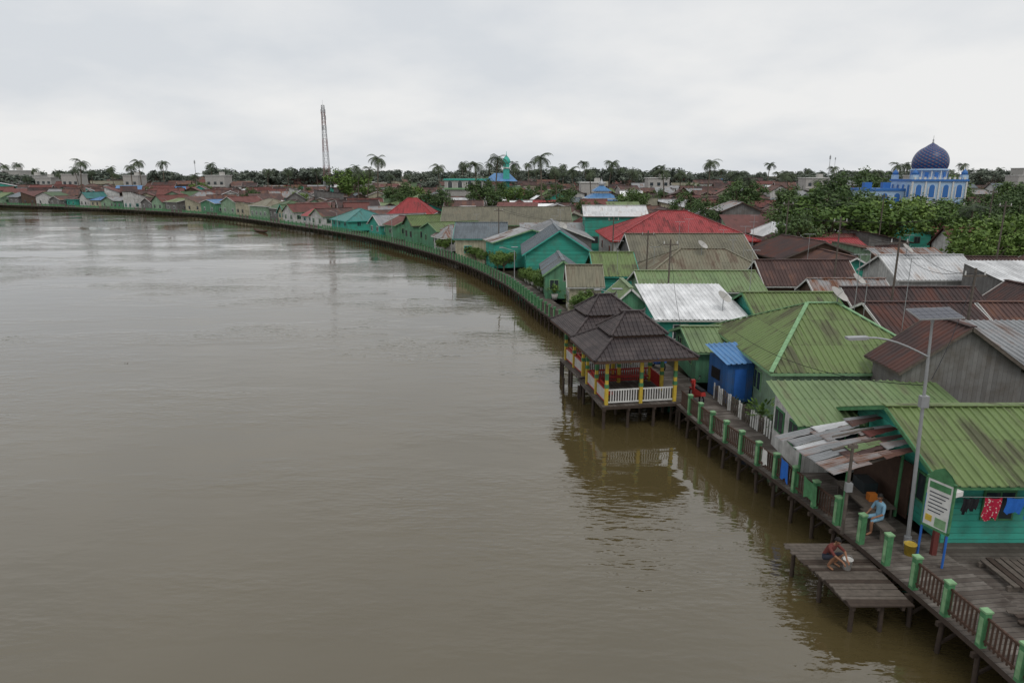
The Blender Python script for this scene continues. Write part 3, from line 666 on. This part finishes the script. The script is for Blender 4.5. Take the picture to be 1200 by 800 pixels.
# ------------------------------------------------------------------ people
def figure(name,J,Bn,head,loc,rz,tilt=0,hairm='hair'):
    P=empty(name,loc,rz)
    names=list(J); me=bpy.data.meshes.new('sk'); me.from_pydata([J[k][0] for k in names],[(names.index(a),names.index(b)) for a,b,_ in Bn],[])
    o=bpy.data.objects.new('sk',me); sc.collection.objects.link(o)
    mod=o.modifiers.new('s','SKIN')
    sv=me.skin_vertices[0].data if me.skin_vertices else None
    if sv is None:
        bpy.context.view_layer.objects.active=o; bpy.ops.mesh.customdata_skin_add(); sv=me.skin_vertices[0].data
    for i,k in enumerate(names):
        r=J[k][1]; sv[i].radius=(r,r) if not isinstance(r,tuple) else r; sv[i].use_root=(k=='pelvis')
    m2=o.modifiers.new('d','SUBSURF'); m2.levels=2; m2.render_levels=2
    dg=bpy.context.evaluated_depsgraph_get(); ev=o.evaluated_get(dg); nm=bpy.data.meshes.new_from_object(ev)
    bpy.data.objects.remove(o)
    mats=[]
    for a,b,m in Bn:
        if m not in mats: mats.append(m)
    nm.materials.clear()
    for m in mats: nm.materials.append(M[m])
    seg=[(V(J[a][0]),V(J[b][0]),mats.index(m)) for a,b,m in Bn]
    for pl in nm.polygons:
        c=pl.center; best=9;bi=0
        for a,b,m in seg:
            ab=b-a; t=max(0,min(1,(c-a).dot(ab)/ab.length_squared)); d=(c-(a+ab*t)).length
            if d<best: best=d;bi=m
        pl.material_index=bi; pl.use_smooth=True
    bo=bpy.data.objects.new('body',nm); sc.collection.objects.link(bo); bo.parent=P
    h=MB(); h.T=Matrix.Translation(head)@Matrix.Rotation(tilt,4,'X')
    pts=[];fs=[];nu,nv=20,14
    for jn in range(nv+1):
        ph=math.pi*jn/nv
        for iu in range(nu):
            th=2*math.pi*iu/nu; x=math.sin(ph)*math.cos(th);y_=math.sin(ph)*math.sin(th);zz=math.cos(ph)
            k=1-.25*max(0,-zz); fx=x*.076*k; fy=y_*.095*(1-.12*max(0,-zz)); fz=zz*.118
            if y_<-.85 and abs(x)<.25 and -.45<zz<.15: fy-=.018*(1-(zz+.15)**2*4)
            if y_<-.7 and .05<zz<.3 and .2<abs(x)<.6: fy+=.008
            pts.append((fx,fy,fz))
    for jn in range(nv):
        for iu in range(nu): fs.append((jn*nu+iu,(jn+1)*nu+iu,(jn+1)*nu+(iu+1)%nu,jn*nu+(iu+1)%nu))
    h.shared(pts,fs,'skin')
    hp=[(p[0]*1.1,p[1]*1.1+.008,p[2]*1.08+.006) for p in pts]
    hf=[f for f in fs if sum(hp[i][2] for i in f)/4>(.045 if sum(hp[i][1] for i in f)/4<-.03 else -.03)]
    h.shared(hp,hf,hairm)
    for sx in(-1,1):
        h.box((sx*.03,-.086,.014),(.022,.008,.009),'trimw'); h.box((sx*.03,-.091,.014),(.009,.006,.009),'hair')
        h.box((sx*.03,-.09,.032),(.03,.008,.006),'hair'); h.lathe((sx*.078,.005,-.02),[(.0,0),(.012,.01),(.014,.025),(.008,.045),(0,.05)],'skin',8)
    h.box((0,-.083,-.055),(.04,.008,.01),'maroon')
    h.obj('head',P); return P
def hand(J,B,wr,side,d,dn,pref):
    wr=V(wr); d=V(d).normalized(); dn=V(dn).normalized(); sd=d.cross(dn).normalized()*side
    J[pref+'palm']=(tuple(wr+d*.05),(.032,.016)); B.append((pref+'wrist',pref+'palm','skin'))
    J[pref+'kn']=(tuple(wr+d*.085),(.034,.014)); B.append((pref+'palm',pref+'kn','skin'))
    for k,(o,L) in enumerate(((-.028,.065),(-.0095,.078),(.0095,.072),(.028,.056))):
        b0=wr+d*.09+sd*o; b1=b0+d*L*.5+dn*.012; b2=b1+d*L*.35+dn*.03
        J[f'{pref}f{k}a']=(tuple(b0),.0095);J[f'{pref}f{k}b']=(tuple(b1),.0085);J[f'{pref}f{k}c']=(tuple(b2),.007)
        B+= [(pref+'kn',f'{pref}f{k}a','skin'),(f'{pref}f{k}a',f'{pref}f{k}b','skin'),(f'{pref}f{k}b',f'{pref}f{k}c','skin')]
    t0=wr+d*.035-sd*.038; t1=t0+d*.035-sd*.02+dn*.01
    J[pref+'t0']=(tuple(t0),.012);J[pref+'t1']=(tuple(t1),.009); B+=[(pref+'palm',pref+'t0','skin'),(pref+'t0',pref+'t1','skin')]
def person(name,kind,loc,rz,shirt,pants,sleeve=True):
    if kind=='squat':
        J={'pelvis':((0,.08,.27),.135),'waist':((0,.05,.40),.12),'chest':((0,-.06,.58),(.15,.12)),'upper':((0,-.13,.69),(.14,.1)),'neck':((0,-.19,.79),.05),'nk2':((0,-.22,.84),.045)}
        L={'hip':(.1,.03,.25),'knee':(.2,-.36,.50),'ankle':(.15,-.13,.07),'toe':(.17,-.34,.035),'sh':(.18,-.13,.71),'elbow':(.25,-.38,.56),'wrist':(.11,-.56,.42)}
        hd,dn=(-.1,-.6,-.5),(0,.3,-1); head=(0,-.27,.94); tl=.35
    else:
        J={'pelvis':((0,.0,.55),.135),'waist':((0,.02,.70),.115),'chest':((0,.0,.88),(.15,.115)),'upper':((0,-.01,.99),(.14,.095)),'neck':((0,-.02,1.09),.05),'nk2':((0,-.04,1.14),.045)}
        L={'hip':(.1,-.03,.53),'knee':(.15,-.43,.51),'ankle':(.15,-.40,.09),'toe':(.16,-.60,.04),'sh':(.18,-.01,1.01),'elbow':(.25,-.1,.74),'wrist':(.17,-.33,.64)}
        hd,dn=(0,-1,-.15),(0,0,-1); head=(0,-.06,1.25); tl=.12
    B=[('pelvis','waist',shirt),('waist','chest',shirt),('chest','upper',shirt),('upper','neck',shirt),('neck','nk2','skin')]
    rad={'hip':.095,'knee':.062,'ankle':.04,'toe':.034,'sh':.06,'elbow':.043,'wrist':(.03,.024)}
    for sx,pf_ in((1,'l_'),(-1,'r_')):
        for k,p in L.items(): J[pf_+k]=((sx*p[0],p[1],p[2]),rad[k])
        B+=[('pelvis',pf_+'hip',pants),(pf_+'hip',pf_+'knee',pants),(pf_+'knee',pf_+'ankle','skin'),(pf_+'ankle',pf_+'toe','skin'),('upper',pf_+'sh',shirt),(pf_+'sh',pf_+'elbow',shirt if sleeve else 'skin'),(pf_+'elbow',pf_+'wrist','skin')]
        hand(J,B,J[pf_+'wrist'][0],sx,(sx*hd[0],hd[1],hd[2]),dn,pf_)
    return figure(name,J,B,head,loc,rz,tl)
person('crouching_man','squat',(9.85,19.1,jz),math.radians(30),'maroon','shorts')
person('seated_man','sit',(12.25,20.75,1.2),math.radians(-75),'ltblue','ltblue')
# ------------------------------------------------------------------ trees
def top(o): return max(v.co.z for v in o.data.vertices)
def palm_mesh(seed):
    r=random.Random(seed); s=MB(); H=12; lean=V((r.uniform(-1.2,1.2),r.uniform(-1,1),0)); prev=V((0,0,-.2)); pr=.2
    for k in range(1,9):
        t=k/8; q=lean*t*t+V((0,0,H*t)); s.cyl(prev,q,pr,.2-.09*t,'bark',7,False); prev=q; pr=.2-.09*t
    for f in range(22):
        az=f*2.4+r.uniform(-.2,.2); el=r.uniform(-.35,1.15); L=r.uniform(2.5,3.5); d=V((math.cos(az),math.sin(az),0)); q=prev.copy(); e=el
        side=V((-d.y,d.x,0)); n=11
        for k in range(n):
            st_=(d*math.cos(e)+V((0,0,math.sin(e))))*(L/n); nx_=q+st_
            s.face([q-side*.02,q+side*.02,nx_+side*.015,nx_-side*.015],'palm')
            w_=.75*math.sin(math.pi*min(1,(k+1.2)/(n+.5)))+.12
            for sg in(-1,1):
                for z_ in(0,.5):
                    a=q.lerp(nx_,z_); tip=a+side*sg*w_+st_.normalized()*w_*.5-V((0,0,w_*.45+.05*r.random())); s.face([a,a+st_*.36,tip],'palm')
            q=nx_; e-=.17+.05*(k/n)
    for k in range(6): 
        a=k; c=prev+V((math.cos(a)*.22,math.sin(a)*.22,-.25)); s.lathe(c,[(0,-.14),(.12,-.05),(.13,.05),(0,.14)],'palm',6)
    return s.obj('coconut_palm')
def tree_mesh(seed,leaf='leaf',leaves=3200,H=9,Wd=4.6,ls=.24):
    r=random.Random(seed); s=MB(); tips=[]
    s.cyl((0,0,-.2),(.1,.05,H*.3),.3,.22,'bark',8,False)
    base=V((.1,.05,H*.3))
    for k in range(8):
        az=k*2.4+r.uniform(-.4,.4); d=V((math.cos(az),math.sin(az),r.uniform(.4,1.8))).normalized(); L=r.uniform(.4,.62)*H*.9
        mid=base+d*L*.5+V((0,0,.2)); tip=base+d*L+V((0,0,.5)); s.cyl(base,mid,.15,.1,'bark',6,False); s.cyl(mid,tip,.1,.04,'bark',5,False); tips.append(tip)
        for q in range(2):
            d2=(d+V((r.gauss(0,.6),r.gauss(0,.6),r.gauss(0,.4)))).normalized(); t2=mid+d2*L*.6; s.cyl(mid,t2,.07,.03,'bark',4,False); tips.append(t2)
    cl=[]
    for t in tips:
        for q in range(2):
            c=t+V((r.gauss(0,.6),r.gauss(0,.6),r.gauss(0,.45)));cl.append((c,r.uniform(.6,1.3)))
    for k in range(6): 
        az=r.uniform(0,6.3); rr=r.uniform(0,.6)*Wd; cl.append((V((rr*math.cos(az),rr*math.sin(az),H*r.uniform(.5,.85))),r.uniform(.8,1.2)))
    for k in range(leaves):
        c,cr=r.choice(cl); d=V((r.gauss(0,1),r.gauss(0,1),r.gauss(0,.8))).normalized(); p=c+d*cr*(r.random()**.45)
        a=V((r.gauss(0,1),r.gauss(0,1),r.gauss(0,.5))).normalized(); b=a.cross(d+V((0,0,.3))).normalized(); z_=ls*r.uniform(.6,1.3)
        s.face([p-a*z_,p+b*z_*.5,p+a*z_,p-b*z_*.5],leaf)
    return s.obj('tree')
palms=[palm_mesh(k) for k in(1,2,3)]; trees=[tree_mesh(11),tree_mesh(12,'leaf',3600,10,5),tree_mesh(13,'leafb',3400,8,5),tree_mesh(14,'leafb',3000,8.5,4)]
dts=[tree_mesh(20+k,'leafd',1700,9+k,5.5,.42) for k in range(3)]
for o in palms+trees+dts: o['t']=top(o)
def inst(src,name,x,y,h,parent=None,wide=1,z=.5):
    o=bpy.data.objects.new(name,src.data); sc.collection.objects.link(o); k=h/src['t']
    o.location=(x,y,z); o.scale=(k*wide,k*wide,k); o.rotation_euler=(R.uniform(-.06,.06),R.uniform(-.06,.06),R.uniform(0,6.3)); 
    if parent: o.parent=parent
    return o
def put_palm(x,y,h): inst(R.choice(palms),'coconut_palm',x,y,h,None,R.uniform(1.0,1.3) if h<14 else R.uniform(.85,1.1))
for x,y,h in((-185,300,19),(-172,318,17),(-164,310,19),(-43,222,18.5),(-48,230,15),(-11,222,16.5),(-5.5,218,18.5),(8.6,203,18.5),(14,215,15),(30,222,17),(24,212,14),(38,230,14),(65,232,17.5),(88,222,13),(143,262,17),(130,250,14),(120,240,13),(20,228,15),(-80,290,15),(150,255,16),(54,225,14),(-105,300,15),(110,150,10.5),(61,92,8.5),(-25,240,16),(160,270,15),(46,210,14)): put_palm(x,y,h)
for x,y,h,b,w_ in((45,97,10.4,3,1.15),(51,96,9.6,3,1.1),(55,101,9.8,2,1.1),(48,103,11,0,1.1),(42,104,9.5,0,1.0),(53,75,8.3,2,1.15),(58,79,8,3,1.2),(50,72,6.6,2,1),(60,84,7.6,0,1.2),(56,170,11.5,0,1.1),(38,150,9.5,1,1.0),(-6,176,12,0,.9),(-59,252,15,2,1.0),(76,126,9.3,1,1.2),(82,128,8.6,0,1.15),(88,127,9.2,1,1.1),(95,134,9.6,0,1.1),(103,140,11,0,1.2),(110,147,11.5,1,1.2),(100,200,15,1,1.2),(92,195,13,0,1.1),(115,190,13,2,1.1),(70,176,10,0,1.1),(66,103,9.3,3,1.1),(28,160,9.5,0,1.0),(-35,215,11,1,1.1),(72,145,9.8,0,1.2),(36,87,8.3,0,1.0),(122,165,12,0,1.2),(130,180,12,1,1.2),(60,132,9,1,1.1),(75,110,8.8,1,1.0),(84,112,9,0,1.0),(40,128,8.6,0,1.0),(66,92,7.8,2,1.0),(33,120,8.4,1,.9),(52,122,8.8,0,1.0)):
    inst(trees[b],'tree',x,y,h,None,w_)
for k in range(80):
    y=R.uniform(135,335); x=R.uniform(-.8*y,.8*y)
    if x<bank_x(y)+14 or bank_dist(x,y)<14: continue
    if 68<x<108 and 120<y<180: continue
    if R.random()<.3: put_palm(x,y,R.uniform(10,15))
    else: inst(R.choice(trees[:3]),'tree',x,y,R.uniform(6.5,10.5),None,R.uniform(.8,1.1))
D=empty('distant_treeline')
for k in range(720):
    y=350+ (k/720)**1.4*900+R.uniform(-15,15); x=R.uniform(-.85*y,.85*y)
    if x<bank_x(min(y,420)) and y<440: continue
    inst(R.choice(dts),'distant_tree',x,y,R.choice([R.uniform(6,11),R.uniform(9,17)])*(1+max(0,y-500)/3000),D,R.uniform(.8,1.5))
for k in range(90):
    y=R.uniform(330,480); x=R.uniform(-.8*y,.8*y)
    if x<bank_x(min(y,419))+10: continue
    inst(R.choice(palms),'distant_palm',x,y,R.uniform(12,20),D,R.uniform(.8,1.1))
for k in range(16):
    p,t,n=R.choice([b for b in BS if 46<b[0].y<110]); c=p+n*(W+.6); inst(trees[2],'shrub',c.x,c.y,R.uniform(1.8,3.0),None,1.0,.8)
for o in palms+trees+dts: bpy.data.objects.remove(o)
# ------------------------------------------------------------------ telecom tower
P=MB(); x0,y0=-79,300; H=40.5; ns=15
def leg(k,zf): w_=1.0*(1-zf)+.5; return V((x0+w_*(1 if k in(0,3) else -1),y0+w_*(1 if k<2 else -1),.5+H*zf))
for s_ in range(ns):
    a,b_=s_/ns,(s_+1)/ns; c='dred' if (s_//2)%2==0 else 'steel'
    for k in range(4):
        P.beam(leg(k,a),leg(k,b_),.16,.16,c); P.beam(leg(k,b_),leg((k+1)%4,b_),.09,.09,c)
        P.beam(leg(k,a),leg((k+1)%4,b_),.08,.08,c); P.beam(leg((k+1)%4,a),leg(k,b_),.08,.08,c)
for zz in(32,36,38.5):
    for k in range(3):
        t=k*2.1+zz; P.box((x0+.9*math.cos(t),y0+.9*math.sin(t),zz),(.28,.28,1.8),'steel',t)
P.cyl((x0,y0,40),(x0,y0,43),.05,.03,'steel',5); P.obj('telecom_tower')
def mast(x,y,h):
    s=MB(); s.cyl((x,y,0),(x,y,h),.13,.08,'steel',6); s.box((x,y,h-1),(.5,.25,1.2),'steel'); s.obj('antenna_mast')
mast(118,262,20); mast(190,415,23); mast(-135,300,19)
# ------------------------------------------------------------------ blue mosque
P=empty('blue_mosque',(92.5,156,0),-.12)
def arch_win(s,x,y,z_,w_,h_,out,m='dark',fr='trimw'):
    ax=abs(out[1])>0
    d=lambda a,b,c:(a,b,c) if ax else (b,a,c)
    s.box((x+out[0]*.05,y+out[1]*.05,z_),d(w_+.4,.1,h_+.4),fr); s.box((x+out[0]*.09,y+out[1]*.09,z_),d(w_,.1,h_),m)
    n=8; cx=V((x+out[0]*.145,y+out[1]*.145,z_+h_/2)); dr=V((1,0,0)) if ax else V((0,1,0))
    s.face([cx+dr*math.cos(math.pi*k/n)*w_/2+V((0,0,math.sin(math.pi*k/n)*w_*.6)) for k in range(n+1)],m)
s=MB(); s.box((0,0,6.0),(11,11,11.0),'ltbluep'); s.box((0,0,11.65),(11.6,11.6,.4),'mblue'); s.box((0,0,6.8),(11.3,11.3,.3),'mblue')
for x in(-4.1,-1.4,1.4,4.1):
    arch_win(s,x,-5.5,9.1,1.1,2.0,(0,-1),'mblue'); arch_win(s,x,-5.5,4.2,1.1,2.4,(0,-1))
    arch_win(s,-5.5,x,9.1,1.1,2.0,(-1,0),'mblue'); arch_win(s,-5.5,x,4.2,1.1,2.4,(-1,0))
for x in(-5.45,-2.75,0,2.75,5.45): s.box((x,-5.55,6.0),(.3,.3,11.0),'trimw')
for k in range(11): s.box((-5.1+k,-5.6,12.1),(.4,.3,.5),'trimw')
for x in(-5,5):
    for y in(-5,5):
        s.box((x,y,12.3),(1.2,1.2,1.0),'ltbluep'); s.lathe((x,y,12.8),[(.5,0),(.65,.3),(.5,.7),(.18,1.0),(.04,1.2),(0,1.6)],'mblue',12)
s.box((-9.7,2,4.9),(8,9,9.0),'ltbluep'); s.box((-9.7,2,9.6),(8.4,9.4,.5),'mblue'); s.box((-9.7,2,5.2),(8.2,9.2,.3),'mblue')
for x in(-12.3,-9.7,-7.1): arch_win(s,x,-2.5,7.3,1.2,1.7,(0,-1),'mblue'); arch_win(s,x,-2.5,3.0,1.2,1.8,(0,-1))
for x in(-12,-8): s.box((x,2,10.5),(1.6,1.6,1.3),'mblue')
s.obj('prayer_hall',P)
s=MB(); s.lathe((0,0,11.8),[(3.6,0),(3.6,1.9),(3.8,1.9),(3.8,2.2),(3.3,2.3)],'ltbluep',24)
for k in range(12):
    t=k*math.pi/6; s.box((3.6*math.cos(t),3.6*math.sin(t),12.8),(.15,.7,1.1),'mblue',t); s.box((3.63*math.cos(t+.26),3.63*math.sin(t+.26),12.8),(.12,.2,1.7),'trimw',t+.26)
s.obj('drum',P)
s=MB(); prof=[]
for k in range(17):
    t=k/16; ang=-.4+t*(math.pi/2+.4); r_=3.65*math.cos(ang); zz=4.7*(math.sin(ang)+math.sin(.4))/1.3
    prof.append((max(r_,0.02),zz+(.8*max(0,t-.8)/.2*.8)))
s.lathe((0,0,14.0),prof,'dome',32,16,10)
s.obj('dome',P)
s=MB(); s.lathe((0,0,19.4),[(.2,0),(.25,.3),(.1,.5),(.2,.8),(.05,1.0),(.04,1.7),(0,1.8)],'steel',8); s.obj('finial',P)
P=empty('green_mosque',(-8,250,0))
s=MB(); s.box((-8,4,6),(16,10,10),'conc'); s.box((-8,-1.2,8),(16.4,.5,.6),'lgreen'); s.box((-8,4,11.2),(16.6,10.6,.6),'trimt')
for x in(-14,-10.5,-7,-3.5): arch_win(s,x,-1,9,1.5,1.6,(0,-1),'glass','trimw')
s.box((5,4,6),(12,10,6),WM['lgreen'])
s.box((6,0,8.5),(2.2,2.2,16),'trimt'); 
for zz in(11,15.2): s.box((6,0,zz),(2.8,2.8,.4),'trimw')
s.lathe((6,0,16.5),[(1.0,0),(1.4,.5),(1.4,1.3),(.95,2.1),(.3,2.8),(.1,3.3),(.05,4.4),(0,4.5)],'trimt',14)
s.slope((-2,-3,10.6),(10,-3,10.6),(1.5,4,13.4),(7,4,13.4),RM['blue'],ribs=False); s.slope((10,11,10.6),(-2,11,10.6),(7,4,13.4),(1.5,4,13.4),RM['blue'],ribs=False)
s.slope((10,-3,10.6),(10,11,10.6),(7,4,13.4),(7,4,13.4),RM['blue'],ribs=False); s.slope((-2,11,10.6),(-2,-3,10.6),(1.5,4,13.4),(1.5,4,13.4),RM['blue'],ribs=False)
s.obj('prayer_hall_and_minaret',P)
P=empty('small_mosque',(22.5,176,0)); s=MB(); s.box((0,0,4),(9,9,6.4),WM['white'])
def pyr(s,h0,z0,h1,z1,m):
    c=[(-h0,-h0,z0),(h0,-h0,z0),(h0,h0,z0),(-h0,h0,z0)];d=[(-h1,-h1,z1),(h1,-h1,z1),(h1,h1,z1),(-h1,h1,z1)]
    for k in range(4): s.slope(c[k],c[(k+1)%4],d[k],d[(k+1)%4],m,ribs=False)
pyr(s,5,6.6,2,8.3,RM['blue']); s.box((0,0,8.6),(3.4,3.4,.8),'trimw'); pyr(s,2.3,8.9,.4,10.2,RM['blue']); s.lathe((0,0,10),[(.5,0),(.8,.4),(.7,.9),(.22,1.4),(.05,1.8),(0,2.6)],'steel',12); s.obj('hall_and_roof',P)
def block(x,y,w_,d_,h,m='conc',tr='trimw'):
    s=MB(); s.box((0,0,h/2),(w_,d_,h),m); s.box((0,0,h+.15),(w_+.6,d_+.6,.3),tr); fl=max(1,int(h/3.3))
    for f in range(fl):
        n=max(2,int(w_/2.6))
        for k in range(n): s.box((-w_/2+(k+.5)*w_/n,-d_/2-.02,f*3.3+2.0),(1.3,.1,1.3),'glass')
        s.box((0,-d_/2-.1,f*3.3+.5),(w_,.3,.2),tr)
    s.box((w_*.2,0,h+1.0),(2,2,1.5),m)
    o=s.obj('concrete_building'); o.location=(x,y,.4)
for a in((-262,372,9,9,14.5),(-250,368,7,8,12),(-274,378,8,9,13),(-238,360,8,8,11),(-70,330,9,8,9),(-140,335,9,9,12),(62,300,9,8,11),(262,356,13,9,15.5),(240,330,10,9,12),(125,290,10,8,11),(-215,345,8,8,12.5),(30,262,9,8,9.5),(-180,335,7,8,12),(185,320,9,8,12)): block(*a)
# ------------------------------------------------------------------ poles & wires
pl=[(23.6,34.6,8.2),(24.6,43.6,9),(26.6,56,9.5),(31,78,10),(44,62,10.5),(12.2,52.8,8),(12.1,61.2,8),(10.8,73.5,8.5),(62,90,11),(-1.8,94,8.5),(48,90,10.5)]
for x,y,h in pl:
    s=MB(); s.cyl((x,y,0),(x,y,h),.09,.06,'wood',8); s.beam((x-.6,y,h-.4),(x+.6,y,h-.4),.07,.08,'wood')
    for q in(-.5,0,.5): s.cyl((x+q,y,h-.35),(x+q,y,h-.15),.035,.03,'trimw',6)
    s.obj('utility_pole')
wr=MB()
def wire(a,b,sag=.8):
    a=V(a);b=V(b);pv=a
    for k in range(1,13):
        t=k/12; q=a.lerp(b,t)-V((0,0,sag*4*t*(1-t))); wr.cyl(pv,q,.012,.012,'black',4,False); pv=q
for (a,b) in((0,1),(1,2),(2,3),(5,6),(6,7),(7,9),(4,8),(2,4),(3,10)):
    for q in(-.5,.5): wire((pl[a][0]+q,pl[a][1],pl[a][2]-.2),(pl[b][0]+q,pl[b][1],pl[b][2]-.2))
wire((12.7,19.8,6.8),(23.6,34.6,8.0),.5); wire((12.6,19.8,6.6),(11.4,34,5),.6); wire((9.6,38,4.5),(12.2,52.8,7.6),.5)
wr.obj('power_lines')
for p,t,n in [b for b in BS if 44<b[0].y<240][::22]:
    s=MB(); c=p+n*.3; s.cyl((c.x,c.y,1.2),(c.x,c.y,5.2),.05,.04,'steel',7); s.cyl((c.x,c.y,5.1),(c.x-n.x*1.2,c.y-n.y*1.2,5.5),.03,.03,'steel',6); s.box((c.x-n.x*1.4,c.y-n.y*1.4,5.5),(.4,.2,.07),'steel',math.atan2(n.y,n.x)); s.box((c.x,c.y,5.5),(.7,.5,.04),'panel'); s.obj('street_lamp')
for k in range(34):
    y=R.uniform(34,130); x=bank_x(y)+R.uniform(6,.5*y+6)
    s=MB(); h=R.uniform(6,8.5); s.cyl((x,y,2),(x,y,h),.022,.018,'steel',5)
    s.beam((x-.5,y,h),(x+.5,y,h),.03,.03,'steel')
    for q in range(5): s.beam((x-.45+q*.22,y-.3,h),(x-.45+q*.22,y+.3,h),.015,.015,'steel')
    s.obj('tv_antenna')
for x,y,zz in((17.5,36.2,6.0),(14.5,46.2,4.1),(18,65,5.8),(34,59,6.1),(24,47,5.2),(6,82,6.4)):
    s=MB(); s.lathe((0,0,0),[(0,0),(.2,.02),(.4,.08),(.55,.16)],'conc',14); s.cyl((0,0,0),(0,0,.45),.012,.012,'steel',4)
    o=s.obj('satellite_dish'); o.location=(x,y,zz+.5); o.rotation_euler=(.7,0,.8)
    s=MB(); s.cyl((x,y,zz-.6),(x,y,zz+.5),.03,.03,'steel',6); q=s.obj('dish_post'); q.parent=o; q.matrix_parent_inverse=(Matrix.Translation(o.location)@o.rotation_euler.to_matrix().to_4x4()).inverted()
s=MB(); n=12; pts=[];fs=[]
for k in range(n+1):
    t=k/n*2-1; w_=.55*(1-t*t)**.6+.01; zk=.12+.35*abs(t)**3
    for (a,b_) in((-1,.42),(-.75,.05),(0,-.08),(.75,.05),(1,.42),(.8,.38),(0,.06),(-.8,.38)): pts.append((t*4,a*w_,b_+zk-.1))
for k in range(n):
    for q in range(8): fs.append((k*8+q,k*8+(q+1)%8,(k+1)*8+(q+1)%8,(k+1)*8+q))
s.shared(pts,fs,'brown'); 
for x in(-2,0,2): s.box((x,0,.35),(.2,1.0,.03),'wood')
o=s.obj('wooden_canoe'); o.location=(-58,159,0); o.rotation_euler=(0,0,2.3)
s=MB()
for x,y,k in((-78,139,.8),(-81,140,.6),(-56,90,.35),(-27,46,.12)):
    for q in range(4): s.box((x+R.gauss(0,.5)*k,y+R.gauss(0,.3)*k,.005),(R.uniform(.3,1.2)*k,R.uniform(.08,.2)*k,.02+.01*q),'dwood',R.uniform(0,3))
s.obj('floating_debris')
# ------------------------------------------------------------------ world, sun, camera
SR=math.radians(160)
wo=bpy.data.worlds.new('World'); sc.world=wo; wo.use_nodes=True; n=wo.node_tree.nodes; l=wo.node_tree.links
bg=n['Background']; bg.inputs[1].default_value=.1
sk=n.new('ShaderNodeTexSky'); sk.sky_type='NISHITA'; sk.sun_disc=False; sk.sun_elevation=math.radians(55); sk.sun_rotation=SR; sk.air_density=1; sk.dust_density=4
tc=n.new('ShaderNodeTexCoord'); sp=n.new('ShaderNodeSeparateXYZ'); l.new(tc.outputs['Generated'],sp.inputs[0])
zz=math_n(n,l,'ADD',math_n(n,l,'MAXIMUM',sp.outputs[2],0.),.28)
cb=n.new('ShaderNodeCombineXYZ'); l.new(math_n(n,l,'DIVIDE',sp.outputs[0],zz),cb.inputs[0]); l.new(math_n(n,l,'DIVIDE',sp.outputs[1],zz),cb.inputs[1]); cb.inputs[2].default_value=3.1
c1=noise_n(n,l,cb.outputs[0],1.1,3,.45); c2=noise_n(n,l,cb.outputs[0],3.4,5,.55)
f=math_n(n,l,'ADD',math_n(n,l,'MULTIPLY',c1,.72),math_n(n,l,'MULTIPLY',c2,.28))
cl=ramp(n,l,f,.36,.6,(6.9,7.2,7.55,1),(8.7,8.7,8.65,1))
l.new(mix(n,l,.96,sk.outputs[0],cl),bg.inputs[0])
sd=bpy.data.lights.new('sun','SUN'); sd.energy=.9; sd.angle=math.radians(20); sd.color=(1,.97,.92); so=bpy.data.objects.new('sun',sd); sc.collection.objects.link(so)
ce=math.cos(math.radians(55)); dirv=V((math.sin(SR)*ce,math.cos(SR)*ce,math.sin(math.radians(55))))
so.rotation_euler=dirv.to_track_quat('Z','Y').to_euler(); so.location=(0,0,60)
cd=bpy.data.cameras.new('camera'); co=bpy.data.objects.new('camera',cd); sc.collection.objects.link(co); cd.sensor_width=36; cd.lens=24; cd.clip_end=9000; cd.clip_start=.5
co.location=(0,0,12.8); co.rotation_euler=(math.radians(90-13.7),0,0); sc.camera=co
